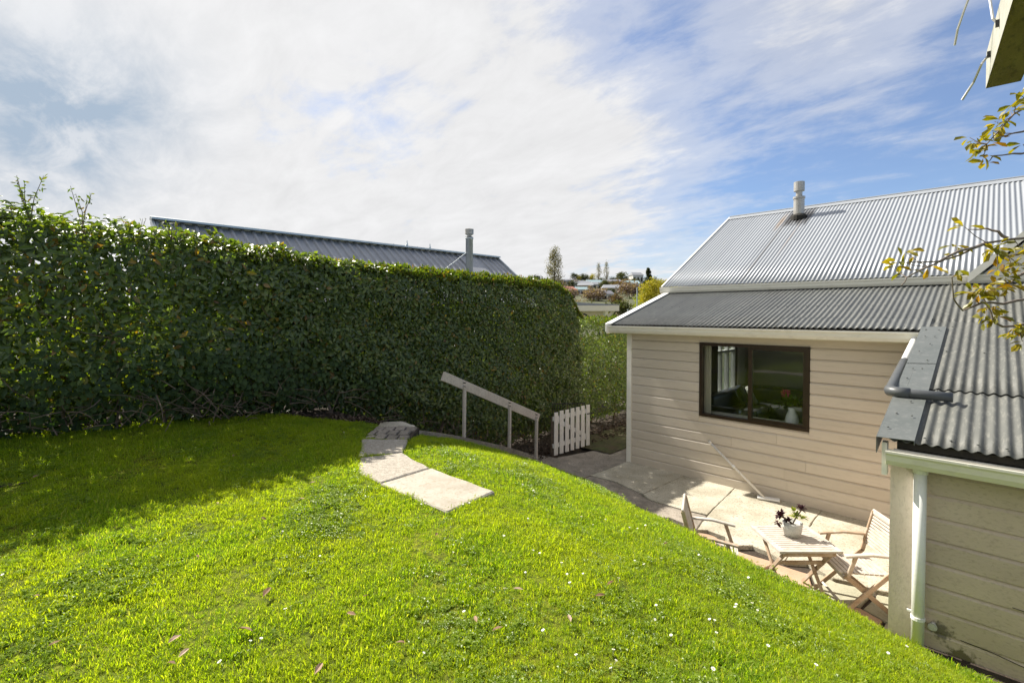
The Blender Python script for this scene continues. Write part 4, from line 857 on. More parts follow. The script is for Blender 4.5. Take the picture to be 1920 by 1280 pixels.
# ---------------------------------------------------------------- hedges
def hedge_top(v): return np.interp(v, [-12, -9.2, -8.3, -6.8, -5, -3, .2, .7, 1.4, 9], [4.2, 4.2, 4.12, 4.03, 3.83, 3.77, 3.72, 3.6, 2.85, 2.8])
def hedge_shell(n, v0, v1, fade=None, deep=.30, topfrac=.19, u0=-2.12):
    """points in the outer shell of a clipped hedge (front face and top), with an outward normal"""
    nt_ = int(n*topfrac); nf = n-nt_
    v = rnd(nf, v0, v1); zt = hedge_top(v); zb = bed_z(-2.3, v)
    tz = rnd(nf)**.92; z = zb+.10+(zt-zb-.08)*tz
    dep = np.abs(rng.normal(size=nf))*deep*.55
    bump = .11*wob(v*1.4, z*1.6, 1.3, 4)+.07*wob(v, z, 4.2, 6)
    lft = np.interp(v, [-5.5, -4], [1., 0.]); under = (.42+.1*lft)*np.clip(1-(z-zb-.12*lft)/.75, 0, 1)**1.3; z = z+.04*lft*(1-tz)
    cw = np.interp(v, [-6.5, -3], [.5, .26]); crown = cw*np.clip((z-zt+cw)/cw, 0, 1)**2
    u = u0+bump-dep-under-crown
    Pf = np.stack([u, v, z], 1); Nf = np.stack([np.ones(nf), .0*v, .25+.5*np.clip((z-zt+.3)/.3, 0, 1)], 1)
    v = rnd(nt_, v0, v1); w = rnd(nt_)*np.interp(v, [-6.5, -3], [.75, 1.0]); u = u0-.05-w*1.25
    z = hedge_top(v)+.05*wob(u*2, v*2, 2, 8)+.05*wob(v, u, 7, 3)-np.abs(rng.normal(size=nt_))*deep*.4-.12*np.clip((w-.8)/.2, 0, 1)
    z = z + np.interp(v, [-7, -4], [.07, .0])*wob(v, u, 3.1, 7)
    Pt = np.stack([u, v, z], 1); Nt = np.stack([.15*np.ones(nt_), 0*v, np.ones(nt_)], 1)
    P = np.concatenate([Pf, Pt]); Nn = np.concatenate([Nf, Nt])
    if fade: keep = rng.random(len(P)) < np.interp(P[:, 1], *fade); P = P[keep]; Nn = Nn[keep]
    return P, Nn
def hedge_fill(n, v0, v1):
    v = rnd(n, v0, v1); zb = bed_z(-2.8, v); z = zb+.4+(hedge_top(v)-np.interp(v, [-6.5, -3], [1.0, .5])-zb-.4)*rnd(n)**1.15; u = -2.45-rnd(n)*.95
    return np.stack([u, v, z], 1), np.stack([rng.normal(size=n), rng.normal(size=n), np.ones(n)], 1)
def orient(P, Nn, droop=.35, jit=.75):
    n = len(P); nn = norm(norm(Nn)+jit*rdir(n)*rnd(n, .4, 1.2)[:, None])
    tang = norm(np.cross(nn, rdir(n))); A = norm(tang+np.array([0, 0, -droop])+.45*norm(Nn))
    return A, nn
def twigs(name, n, v0, v1, parent, zlo=.0, zhi=.9, rad=.008, um=-2.2):
    mb = MB()
    for _ in range(n):
        v = random.uniform(v0, v1); u = um+random.uniform(-.7, .12); zb = float(bed_z(u, v))
        p = Vector((u, v, zb+random.uniform(zlo, zhi*.5))); d = Vector((random.uniform(-.3, .8), random.uniform(-1, 1), random.uniform(-.3, 1.3))).normalized(); pts = [p]
        for q in range(3):
            d = (d+Vector((random.uniform(-.4, .4), random.uniform(-.4, .4), random.uniform(-.4, .3)))).normalized(); p = p+d*random.uniform(.08, .22); pts.append(p)
        mb.tube(pts, [rad, rad*.8, rad*.6, rad*.35], 4, False)
    o = mb.build(name, m_bark, parent); return o
def stems(v0, v1, step, parent, zt=.75):
    v = v0
    while v < v1:
        mb = MB(); u = -2.55+random.uniform(-.15, .15); zb = float(bed_z(u, v))-.05; h = float(hedge_top(v))-zb
        p = Vector((u, v, zb)); pts = [p]
        for q in range(1, 6): pts.append(Vector((u+random.uniform(-.1, .1), v+random.uniform(-.12, .12), zb+h*zt*q/5)))
        mb.tube(pts, [.035, .032, .028, .022, .016, .01], 6)
        for q in range(7):
            k = random.randrange(1, 5); a_ = pts[k]; e = a_+Vector((random.uniform(-.5, .42), random.uniform(-.45, .45), random.uniform(.15, .6)))
            mb.tube([a_, (a_+e)/2+Vector((0, 0, -.04)), e], [.013, .009, .004], 5)
        mb.build('trunk', m_bark, parent); v += step*random.uniform(.8, 1.2)
# laurel, nearest to the camera
lau = empty('laurel_hedge', (-2.6, -8.5, 1.5)); lau.location = (0, 0, 0); tag(lau, 'tall loose laurel hedge with big glossy leaves at the left edge of the photo', 'hedge')
P, Nn = hedge_shell(25000, -12, -4.6, ([-7.2, -4.6], [1, 0]), deep=.42); A, nn = orient(P, Nn)
L = rnd(len(P), .075, .135)*np.interp(P[:, 1], [-8, -5.9], [1.0, .95]); Wd = L*rnd(len(P), .34, .44)
key = np.where((P[:, 1] > -9.4) & (P[:, 0] > -2.22) & (P[:, 2] < hedge_top(P[:, 1])-.05), L, 0); big_i = np.argsort(-key)[:300]; rest = np.ones(len(P), bool); rest[big_i] = False
fo = leaves('foliage', P[rest], A[rest], nn[rest], L[rest], Wd[rest], m_laurel, LEAF_HI, lau, .2, .18); fo['kind'] = 'stuff'
m_laurel_one = leaf_mat('large laurel leaf', [(0, (.044, .074, .022)), (.6, (.085, .125, .034)), (.92, (.13, .17, .04)), (.97, (.3, .19, .03)), (1, (.3, .19, .03))], trans=.28, rough=.44, spec=.4, tcol=(1.6, 1.9, .2), objrand=True, tmul=2.2)
LV, LF = leaf_geo(np.zeros((1, 3)), np.array([[1., 0, 0]]), np.array([[0, 0, 1.]]), np.array([1.]), np.array([.38]), LEAF_HI, .2, .18)
me_leaf = bpy.data.meshes.new('leaf'); me_leaf.from_pydata(LV.tolist(), [], LF.tolist()); me_leaf.materials.append(m_laurel_one)
def put_leaf(p, a, n_, s, parent, me=me_leaf, name='leaf'):
    x = Vector(a).normalized(); y = Vector(n_).cross(x).normalized(); z = x.cross(y)
    o = bpy.data.objects.new(name, me); C.objects.link(o); o.parent = parent
    o.matrix_local = Matrix.Translation(Vector(p)) @ Matrix((x, y, z)).transposed().to_4x4() @ Matrix.Scale(s, 4); return o
for k in big_i: put_leaf(P[k]+np.array([.02, 0, 0]), A[k], nn[k], float(L[k])*1.05, lau)
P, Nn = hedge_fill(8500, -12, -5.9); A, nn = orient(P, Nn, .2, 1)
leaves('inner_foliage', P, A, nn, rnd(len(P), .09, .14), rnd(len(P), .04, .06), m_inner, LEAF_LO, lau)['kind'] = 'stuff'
n = 3600; v = rnd(n, -12, -4.5); u = -2.45-rnd(n)*.9; P = np.stack([u, v, bed_z(u, v)+.02+rnd(n)**1.4*.6], 1); A, nn = orient(P, np.repeat([[1., 0, .6]], n, 0), .3, .9)
leaves('lower_foliage', P, A, nn, rnd(n, .08, .13), rnd(n, .05, .075), m_ivy, LEAF_LO, lau)['kind'] = 'stuff'
n = 5600; v = rnd(n, -12, -5.4); z = hedge_top(v)-.28-1.0*rnd(n); u = -2.38-rnd(n)*.42
P = np.stack([u, v, z], 1); A, nn = orient(P, np.repeat([[1., 0, .6]], n, 0), .3, .9)
leaves('upper_foliage', P, A, nn, rnd(n, .07, .11), rnd(n, .032, .046), m_laurel, LEAF_LO, lau)['kind'] = 'stuff'
stems(-11.5, -5.9, .5, lau); twigs('twigs', 230, -11, -5.9, lau, 0, 1.0)['kind'] = 'stuff'
twu = twigs('upper_twigs', 190, -9.6, -5.6, lau, 1.0, 3.6, .006, -2.32); twu['kind'] = 'stuff'
# sprigs rising above the laurel
for (vv, uu, hh, nl) in ((-8.48, -2.35, .36, 46), (-8.05, -2.4, .33, 34), (-7.55, -2.5, .16, 20), (-7.2, -2.3, .14, 22), (-8.9, -2.5, .25, 30)):
    sp = empty('laurel_sprig_stem'); sp.name = 'sprig'; sp.parent = lau
    z0 = float(hedge_top(vv))-.12; mb = MB()
    base = Vector((uu, vv, z0)); tips = [base+Vector((random.uniform(-.12, .12), random.uniform(-.14, .14), hh*random.uniform(.75, 1.15)+.1)) for _ in range(4)]
    for t in tips: mb.tube([base, (base+t)/2+Vector((random.uniform(-.03, .03), random.uniform(-.03, .03), 0)), t], [.006, .004, .002], 5, False)
    mb.build('twig', m_bark, sp)
    tt = rnd(nl, .35, 1.0); ti = rng.integers(0, 4, nl); T_ = np.array([list(t) for t in tips])[ti]; B_ = np.array(list(base))
    P = B_+(T_-B_)*tt[:, None]+rng.normal(size=(nl, 3))*.01; A = norm(rdir(nl)+np.array([0, 0, .5]))
    leaves('leaves', P, A, rdir(nl)+np.array([0, 0, .6]), rnd(nl, .04, .075), rnd(nl, .016, .026), m_litter if False else m_hedgetop, LEAF_HI, sp)
# clipped hedge in the middle
mid = empty('clipped_hedge'); tag(mid, 'long clipped dark green hedge behind the handrail, its top sloping down to the right', 'hedge')
def clipped(parent, n, v0, v1, L0, L1, u0=-2.12, hi=True):
    P, Nn = hedge_shell(n, v0, v1, ([-7.4, -5.0], [0, 1]), deep=.30, u0=u0); A, nn = orient(P, Nn, .3, .8)
    f = np.clip((P[:, 1]-v0)/(v1-v0), 0, 1)**.6; L = (L0+(L1-L0)*f)*rnd(len(P), .7, 1.2); Wd = L*rnd(len(P), .4, .52)
    o = leaves('foliage', P, A, nn, L, Wd, m_hedge, LEAF_HI if hi else LEAF_LO, parent, .22, .15); o['kind'] = 'stuff'
    # young yellow-green tips along the clipped top edge
    nt_ = int(n*.10); v = v0+(v1-v0)*rnd(nt_)**.6; w = rnd(nt_)**2; u = u0+.02-w*.9-np.interp(v, [-6.5, -3], [.34, 0]); z = hedge_top(v)-.02+.06*wob(v, u, 7, 3)+np.abs(rng.normal(size=nt_))*.03-np.clip(.12-w*.6, 0, 1)
    P = np.stack([u, v, z], 1); A = norm(np.stack([.35*rng.normal(size=nt_), .5*rng.normal(size=nt_), np.ones(nt_)], 1))
    leaves('young_tips', P, A, rdir(nt_)+np.array([.8, 0, .2]), rnd(nt_, .7, 1.1)*L1*1.0, rnd(nt_, .4, .5)*L1, m_hedgetop, LEAF_LO, parent)['kind'] = 'stuff'
    P, Nn = hedge_fill(int(n*.34), max(v0, -6), v1); A, nn = orient(P, Nn, .2, 1)
    leaves('inner_foliage', P, A, nn, rnd(len(P), .09, .14), rnd(len(P), .05, .07), m_hedge, LEAF_LO, parent)['kind'] = 'stuff'
clipped(mid, 70000, -7.4, 1.3, .11, .08)
stems(-6, 1, .5, mid); twigs('twigs', 260, -6, 1.2, mid, 0, .8)['kind'] = 'stuff'
low = empty('low_hedge'); tag(low, 'lower clipped hedge continuing beyond the picket gate to the house corner', 'hedge')
clipped(low, 30000, 1.2, 8.5, .07, .08, hi=False); stems(1.5, 8, .8, low, .6)
# ivy through the foot of the laurel
ivy = empty('ivy_patch'); tag(ivy, 'bluish dark ivy creeping over the lower face of the laurel hedge', 'ivy')
n = 1100; v = np.concatenate([rnd(n//2, -8.6, -4.2), rng.normal(-6.6, .7, n//2)]); zb = bed_z(-2.2, v); hz = np.abs(rng.normal(.55, .28, len(v)))
P = np.stack([-2.10+.1*wob(v, hz, 2, 3)-np.abs(rng.normal(size=len(v)))*.05-.25*np.clip(1-hz/.5, 0, 1), v, zb+.12+hz*.9], 1); A, nn = orient(P, np.repeat([[1., 0, .35]], len(P), 0), .6, .45)
leaves('foliage', P, A, nn, rnd(len(P), .045, .08), rnd(len(P), .05, .08), m_ivy, LEAF_IVY, ivy, .1, .1)['kind'] = 'stuff'
twigs('stems', 60, -8, -4.8, ivy, .1, 1.3, .006, -2.15)['kind'] = 'stuff'
# leaf litter on the soil under the hedge and along the side yard
n = 5200; v = rnd(n, -10.5, 4.5); u = np.where(v < -1.5, lawn_left(v)+.02-np.abs(rng.normal(size=n))*.35, -1.7-np.abs(rng.normal(size=n))*.3+.5*rnd(n)); P = np.stack([u, v, bed_z(u, v)+rnd(n, .0, .05)], 1)
tag(leaves('leaf_litter', P, np.concatenate([rng.normal(size=(n, 2)), .25*rng.normal(size=(n, 1))], 1), rdir(n)*.5+np.array([0, 0, 1.]), rnd(n, .035, .09), rnd(n, .02, .045), m_litter, LEAF_HI, None, .3, .4), kind='stuff')
# cut laurel branch lying at the foot of the hedge
cut = empty('cut_laurel_branch'); tag(cut, 'cut laurel branch with pale leaves lying on the soil at lower left', 'branch')
b = MB(); pts = [(-2.68, -8.95, 1.66), (-2.72, -8.6, 1.66), (-2.80, -8.25, 1.68), (-2.86, -7.9, 1.70), (-2.80, -7.6, 1.72)]; b.tube(pts, [.022, .02, .016, .011, .006], 7)
b.tube([(-2.80, -8.25, 1.68), (-2.7, -8.0, 1.76), (-2.66, -7.8, 1.86)], [.008, .006, .004], 5); b.tube([(-2.72, -8.6, 1.66), (-2.8, -8.4, 1.78), (-2.82, -8.2, 1.9)], [.008, .006, .004], 5); b.build('stem', m_bark, cut)
m_cutleaf = leaf_mat('pale laurel leaves', [(0, (.045, .085, .025)), (1, (.09, .13, .04))], trans=.25, rough=.35, objrand=True)
me_cut = me_leaf.copy(); me_cut.materials.clear(); me_cut.materials.append(m_cutleaf)
for k in range(26):
    t = random.random(); p = Vector((-2.72-.1*t+random.uniform(-.06, .1), -8.6+t*1.0, 1.68+random.uniform(.02, .2))); put_leaf(p, Vector(random.choice([(1, .2, .4), (.3, 1, .5), (.4, -.6, .7), (-.2, .8, .6)]))+Vector((random.uniform(-.4, .4),)*3), Vector((.5+random.uniform(-.4, .4), -.3, 1)), random.uniform(.1, .15), cut, me_cut)

# ---------------------------------------------------------------- lawn grass
def tuft(kind, k):
    r = np.random.default_rng(100+k); Vs = []; Fs = []; q = 0
    if kind == 'blade':
        for _ in range(13):
            a = r.uniform(0, 6.283); h = r.uniform(.02, .05); w = r.uniform(.0016, .0032); b0_ = r.normal(size=2)*.022; lean = r.uniform(.15, 1.0)
            d = np.array([math.cos(a), math.sin(a)]); s = np.array([-d[1], d[0]])
            for t, ww in ((0, 1), (.45, .9), (.8, .55)):
                c = b0_+d*h*lean*t**1.7; z = h*t*(1-.25*lean*t)
                Vs += [(*(c-s*w*ww), z), (*(c+s*w*ww), z)]
            c = b0_+d*h*lean; Vs.append((*c, h*(1-.3*lean)))
            Fs += [(q, q+1, q+3), (q, q+3, q+2), (q+2, q+3, q+5), (q+2, q+5, q+4), (q+4, q+5, q+6)]; q += 7
    else:
        for _ in range(8):
            c = r.normal(size=2)*.03; h = r.uniform(.018, .038); a0 = r.uniform(0, 6.28); s = r.uniform(.009, .015)
            for j in range(3):
                a = a0+j*2.094; d = np.array([math.cos(a), math.sin(a)]); e = np.array([-d[1], d[0]])
                Vs += [(*c, h), (*(c+d*s*.7+e*s*.55), h+.003), (*(c+d*s*1.2), h-.002), (*(c+d*s*.7-e*s*.55), h+.003)]
                Fs += [(q, q+1, q+2), (q, q+2, q+3)]; q += 4
    me = bpy.data.meshes.new('grass_tuft'); me.from_pydata([tuple(map(float, v)) for v in Vs], [], Fs); me.materials.append(m_grass if kind == 'blade' else m_clover); return me
tc_ = bpy.data.collections.new('tufts')
for k in range(6): tc_.objects.link(bpy.data.objects.new('tuft%02d' % k, tuft('blade', k)))
for k in range(6, 8): tc_.objects.link(bpy.data.objects.new('tuft%02d' % k, tuft('clover', k)))
camp = np.array([5.174, -8.505])
def grass_points(n_try, dmax_density):
    u = rng.uniform(-2.9, 6.4, n_try); v = rng.uniform(-9.4, -1.2, n_try)
    d = np.stack([u, v], 1)-camp; dist = np.linalg.norm(d, axis=1); f = (-d[:, 0]+d[:, 1])*.7071; x = (d[:, 0]+d[:, 1])*.7071
    ve = np.interp(u, EU, EV)
    ok = (f > .9) & (np.abs(x) < f*1.12+.5) & (u > lawn_left(v)) & (v < ve+.26) & (u < 6.3) & ~((u > 4.55) & (v > -3.45))
    for p in PATHS:
        cx_ = sum(q[0] for q in p)/len(p); cy_ = sum(q[1] for q in p)/len(p); pp_ = [(cx_+(a_-cx_)*.955, cy_+(b_-cy_)*.93) for a_, b_ in p]; ok &= ~in_poly(u, v, pp_)
    dens = np.clip((4.2/np.maximum(dist, .5))**.9, .35, 1.0)
    ok &= rng.random(n_try) < dens
    thin = .5+.5*wob(u, v, 2.6, 9); ok &= rng.random(n_try) < .55+.45*thin
    return u[ok], v[ok], dist[ok]
gu, gv, gdist = grass_points(190000, 1)
gz = lawn_z(gu, gv)-.004; n = len(gu)
gm = bpy.data.meshes.new('grass'); gm.vertices.add(n); gm.vertices.foreach_set('co', np.stack([gu, gv, gz], 1).astype(np.float32).ravel())
at = gm.attributes.new('rot', 'FLOAT_VECTOR', 'POINT'); at.data.foreach_set('vector', np.stack([rng.normal(0, .16, n), rng.normal(0, .16, n), rnd(n, 0, 6.28)], 1).astype(np.float32).ravel())
hmap = .82+.30*np.clip(wob(gu, gv, 3.4, 12), -1, 1)+.26*np.clip(wob(gu, gv, 11, 13), -.6, 1)+.25*np.clip(1-np.abs(np.interp(gu, EU, EV)-gv)/.35, 0, 1)
far_fac = np.clip((gdist-3)/6, 0, 1)  # rises with distance from the camera, so far tufts grow larger
scl = hmap*rnd(n, .65, 1.2)*(1+.3*far_fac)
at = gm.attributes.new('scl', 'FLOAT', 'POINT'); at.data.foreach_set('value', scl.astype(np.float32))
cl = (wob(gu, gv, 2.0, 21)+rng.normal(0, .4, n)) > .7
idx = np.where(cl & (rng.random(n) < .75), rng.integers(6, 8, n), rng.integers(0, 6, n))
at = gm.attributes.new('idx', 'INT', 'POINT'); at.data.foreach_set('value', idx.astype(np.int32))
gm.materials.append(m_grass)
go = link('grass', gm); tag(go, kind='stuff')
ng = bpy.data.node_groups.new('grass nodes', 'GeometryNodeTree')
ng.interface.new_socket('Geometry', in_out='INPUT', socket_type='NodeSocketGeometry'); ng.interface.new_socket('Geometry', in_out='OUTPUT', socket_type='NodeSocketGeometry')
gi = ng.nodes.new('NodeGroupInput'); g_o = ng.nodes.new('NodeGroupOutput'); iop = ng.nodes.new('GeometryNodeInstanceOnPoints'); ci = ng.nodes.new('GeometryNodeCollectionInfo')
ci.inputs['Collection'].default_value = tc_; ci.inputs['Separate Children'].default_value = True; ci.inputs['Reset Children'].default_value = True
def natt(nm, ty):
    q = ng.nodes.new('GeometryNodeInputNamedAttribute'); q.data_type = ty; q.inputs['Name'].default_value = nm; return q.outputs['Attribute']
e2r = ng.nodes.new('FunctionNodeEulerToRotation'); ng.links.new(natt('rot', 'FLOAT_VECTOR'), e2r.inputs[0])
ng.links.new(gi.outputs[0], iop.inputs['Points']); ng.links.new(ci.outputs[0], iop.inputs['Instance']); iop.inputs['Pick Instance'].default_value = True
ng.links.new(natt('idx', 'INT'), iop.inputs['Instance Index']); ng.links.new(e2r.outputs[0], iop.inputs['Rotation']); ng.links.new(natt('scl', 'FLOAT'), iop.inputs['Scale'])
ng.links.new(iop.outputs[0], g_o.inputs[0]); md = go.modifiers.new('grass', 'NODES'); md.node_group = ng

# daisies and fallen leaves on the lawn
db = MB()
for k in range(9):
    a = k*2*math.pi/9; d = Vector((math.cos(a), math.sin(a), 0)); e = Vector((-d.y, d.x, 0))
    db.add([d*.003, d*.012+e*.0045+Vector((0, 0, .002)), d*.016+Vector((0, 0, .001)), d*.012-e*.0045+Vector((0, 0, .002))], [(0, 1, 2, 3)])
db.cur = 1; db.lathe([(.0045, .0), (.0045, .003), (.002, .0045)], (0, 0, 0), 8); db.cur = 0; db.tube([(0, 0, -.045), (.002, 0, -.02), (0, 0, 0)], .0012, 4)
me_daisy = db.mesh('daisy', [m_petal, m_yolk])
DAISY = [(545, 905), (697, 843), (645, 818), (868, 957), (790, 957), (1000, 1047), (1012, 1052), (1053, 1070), (1063, 1092), (1093, 1091), (985, 1090), (1068, 1110), (1240, 1060), (1310, 1052), (1318, 1084), (1378, 1154), (1380, 1148), (1340, 1180), (1420, 1160), (1330, 1179), (1343, 1204), (1230, 1152), (1228, 1180), (1207, 1072), (1403, 1095), (1190, 1065), (1160, 1100), (1145, 1275), (1155, 1260), (1337, 1275), (1018, 1203), (1258, 1210), (1530, 1265), (1410, 1145), (990, 985), (1150, 1240), (490, 1217), (470, 1222), (545, 1155), (535, 1160), (412, 1264), (600, 1058), (795, 1245), (870, 1165), (946, 1120), (850, 1050), (945, 1018), (880, 955), (1080, 1250), (1195, 1002), (1135, 985), (1180, 1000), (1210, 995), (1150, 925), (980, 918), (1000, 930), (1090, 980), (1112, 995), (530, 1010), (640, 975), (1700, 1225), (1665, 1240), (1555, 1200), (1440, 1230), (5, 1095)]
def lawn_hit(px_, py_):
    # where the camera's own sight line meets the lawn (used once, to read places off the photograph)
    a_ = (px_-960)/905; b_ = (606-py_)/905; cp, sp = math.cos(R(1.2)), math.sin(R(1.2)); x, y, z = a_, cp+b_*sp, -sp+b_*cp
    d = Vector((.70711*(x-y), .70711*(x+y), z)); t = 1.5; last = None
    while t < 14:
        p = Vector((5.174, -8.505, 3.0))+d*t
        if p.z < float(lawn_z(p.x, p.y)): return p
        t += .01
for (a_, b_) in DAISY:
    p = lawn_hit(a_, b_)
    if p is None or p.x < float(lawn_left(p.y)): continue
    o = link('daisy', me_daisy); o.location = (p.x, p.y, float(lawn_z(p.x, p.y))+.055); o.rotation_euler = (random.uniform(-.4, .4), random.uniform(-.4, .4), random.uniform(0, 6)); s = random.uniform(.42, .66); o.scale = (s, s, s)
    tag(o, 'tiny white daisy open in the short green grass', 'daisy', 'daisies scattered over the lawn')
FALL = [(508, 1115, .09), (315, 1225, .07), (313, 1260, .05), (445, 1195, .09), (355, 1232, .06), (923, 1200, .06), (1152, 1103, .07), (1135, 1130, .06), (962, 1118, .06), (1065, 1168, .06), (560, 945, .06), (350, 870, .07), (62, 905, .07), (580, 915, .06), (408, 952, .04), (500, 985, .05), (650, 1165, .06), (760, 1222, .05), (890, 1172, .05), (605, 1262, .07), (90, 1230, .05), (692, 1130, .05), (373, 1058, .04), (75, 1132, .04), (1245, 1030, .05), (440, 860, .05), (820, 1010, .05)]
for (a_, b_, s) in FALL:
    p = lawn_hit(a_, b_)
    if p is None: continue
    o = put_leaf((p.x, p.y, float(lawn_z(p.x, p.y))+.045), (random.uniform(-1, 1), random.uniform(-1, 1), .15), (random.uniform(-.4, .4), random.uniform(-.4, .4), 1), s, None, me_leaf, 'fallen_leaf')
    o.data = bpy.data.meshes.get('fallen_leaf') or me_leaf.copy(); o.data.name = 'fallen_leaf'
    if o.data.materials[0] != m_dryleaf: o.data.materials[0] = m_dryleaf
    tag(o, 'curled dry brown leaf lying on the lawn', 'leaf', 'fallen leaves on the lawn')

# ---------------------------------------------------------------- overhanging tree and beam at the right
BRANCHES= [[(5.423, -4.368, 4.165), (5.305, -4.556, 4.027), (5.231, -4.7, 3.979), (5.154, -4.848, 3.926)], [(5.432, -4.287, 3.882), (5.297, -4.564, 3.894), (5.233, -4.699, 3.869), (5.155, -4.847, 3.841)], [(5.425, -4.295, 4.338), (5.313, -4.548, 4.173), (5.23, -4.702, 4.08), (5.13, -4.844, 3.911)], [(5.439, -4.28, 3.453), (5.306, -4.484, 3.43), (5.241, -4.62, 3.413), (5.136, -4.724, 3.392), (5.035, -4.897, 3.318), (4.917, -5.086, 3.249), (4.836, -5.166, 3.192), (4.816, -5.186, 3.149)], [(5.22, -4.641, 3.416), (5.182, -4.651, 3.458), (5.134, -4.656, 3.481), (5.058, -4.662, 3.484)], [(5.136, -4.724, 3.392), (5.037, -4.965, 3.335), (4.965, -5.178, 3.267), (4.848, -5.295, 3.262)], [(5.445, -4.274, 3.13), (5.312, -4.478, 3.082), (5.205, -4.656, 3.051), (5.12, -4.741, 3.057), (5.047, -4.814, 3.015), (5.011, -4.878, 3.08), (5.005, -4.926, 3.196)], [(5.447, -4.272, 2.991), (5.314, -4.476, 2.942), (5.206, -4.654, 2.925), (5.168, -4.693, 2.961), (5.141, -4.719, 3.051), (5.119, -4.742, 3.116)], [(5.331, -4.46, 3.264), (5.255, -4.606, 3.199), (5.203, -4.658, 3.14), (5.215, -4.646, 3.075)], [(5.308, -4.482, 3.354), (5.222, -4.639, 3.318), (5.179, -4.71, 3.345)], [(5.445, -4.345, 2.839), (5.313, -4.547, 2.842), (5.274, -4.615, 2.902)]]
CLUSTERS= [(5.129, -4.76, 3.937, 6), (5.092, -4.797, 3.902, 6), (5.079, -4.81, 3.946, 4), (5.189, -4.7, 4.063, 6), (5.22, -4.67, 4.106, 5), (5.26, -4.629, 4.193, 7), (5.119, -4.77, 3.873, 5), (5.148, -4.741, 4.004, 6), (5.24, -4.649, 4.15, 5), (5.169, -4.72, 4.042, 5), (5.062, -4.827, 3.966, 3), (5.13, -4.759, 3.829, 3), (5.27, -4.619, 3.931, 3), (4.804, -5.085, 3.286, 6), (4.82, -5.069, 3.339, 5), (4.836, -5.053, 3.242, 4), (4.779, -5.11, 3.257, 3), (5.012, -4.877, 3.375, 4), (5.034, -4.856, 3.295, 2), (5.024, -4.865, 3.239, 3), (5.158, -4.731, 3.36, 7), (5.189, -4.7, 3.381, 6), (5.175, -4.714, 3.322, 5), (5.252, -4.637, 3.322, 7), (5.274, -4.615, 3.272, 7), (5.181, -4.709, 3.242, 4), (5.213, -4.677, 3.198, 7), (5.115, -4.774, 3.124, 9), (5.14, -4.749, 3.154, 8), (5.172, -4.717, 3.139, 7), (5.088, -4.801, 3.115, 6), (5.099, -4.79, 3.074, 4), (5.163, -4.726, 3.036, 5), (5.176, -4.713, 2.985, 6), (5.142, -4.747, 2.991, 4), (5.135, -4.755, 2.956, 3), (5.269, -4.62, 2.932, 8), (5.28, -4.609, 2.887, 9), (5.048, -4.841, 3.478, 4), (5.23, -4.659, 3.154, 6), (5.243, -4.646, 3.257, 6), (5.279, -4.61, 3.36, 6), (5.004, -4.886, 3.198, 2), (4.909, -4.98, 3.263, 2), (5.285, -4.604, 2.843, 5)]
tree = empty('overhanging_tree', (5.75, -4.35, .4)); tag(tree, 'yellow green leafy tree reaching in over the roof from the right edge', 'tree')
b = MB(); b.tube([(5.95, -4.5, .3), (5.93, -4.48, 1.5), (5.85, -4.45, 2.6), (5.75, -4.38, 3.4), (5.62, -4.3, 4.3)], [.09, .08, .07, .05, .025], 10); part_at(b.build('trunk', m_branch), tree)
for pts in BRANCHES:
    dense = [Vector(pts[0])]
    for p, q in zip(pts[:-1], pts[1:]):
        p, q = Vector(p), Vector(q)
        for t in (.5, 1): dense.append(p.lerp(q, t)+(Vector((random.uniform(-1, 1), random.uniform(-1, 1), random.uniform(-1, 1)))*.006 if t < 1 else Vector()))
    if pts[0][0] > 5.3: dense = [Vector((5.75, -4.40, min(4.2, max(2.6, pts[0][2]-.15))))]+dense
    n_ = len(dense); b = MB(); b.tube(dense, [.0085*(1-.78*k/(n_-1))+.0008 for k in range(n_)], 6); part_at(b.build('branch', m_branch), tree)
OV, OF = leaf_geo(np.zeros((1, 3)), np.array([[1., 0, 0]]), np.array([[0, 0, 1.]]), np.array([1.]), np.array([.46]), (np.array([(0, 0, 0), (.6, 0, 0), (1, 0, 0), (.35, .3, 1), (.75, .5, 1), (.35, -.3, 1), (.75, -.5, 1)]), LEAF_HI[1]), .2, .2)
me_tl = bpy.data.meshes.new('tree_leaf'); me_tl.from_pydata(OV.tolist(), [], OF.tolist()); me_tl.materials.append(m_treeleaf)
for (x, y, z, n_) in CLUSTERS:
    n_ = int(n_*1.27)
    c = Vector((x, y, z))
    nearest = None
    b = MB()
    for k in range(n_):
        d = Vector((random.gauss(0, 1), random.gauss(0, 1), random.gauss(0, .8)-.1)).normalized(); p = c+d*random.uniform(.004, .03)
        o = put_leaf(p, d+Vector((0, 0, -.1)), Vector((random.gauss(0, .6), random.gauss(0, .6), 1)), random.uniform(.046, .074), None, me_tl); part_at(o, tree)
        o.matrix_parent_inverse = Matrix.Translation(-tree.location)
    allp = [Vector(q) for pts in BRANCHES for q in pts]
    near = min(allp, key=lambda q: (q-c).length)
    if (near-c).length > .012: b.tube([near, (near+c)/2+Vector((0, 0, -.008)), c], [.003, .002, .0015], 5); part_at(b.build('twig', m_branch), tree)
beam = empty('timber_beam', (5.134, -5.717, 3.92)); tag(beam, 'weathered white timber beam end with a mossy underside at the top right corner', 'beam')
bd = Vector((-.087, .996, 0)); bw = Vector((.996, .087, 0)); e0 = Vector((5.134, -5.717, 3.92)); e1 = e0-bd*3.2; bz = Vector((0, 0, .145))
b = MB(); w_ = bw*.10; vs = [e0, e0+w_, e1+w_, e1, e0+bz, e0+w_+bz, e1+w_+bz, e1+bz]
b.add(vs, [(4, 5, 6, 7), (0, 1, 5, 4), (1, 2, 6, 5), (2, 3, 7, 6), (3, 0, 4, 7)]); b.cur = 1; b.add(vs, [(0, 3, 2, 1)]); part_at(b.build('beam_body', [m_beam, m_moss]), beam)
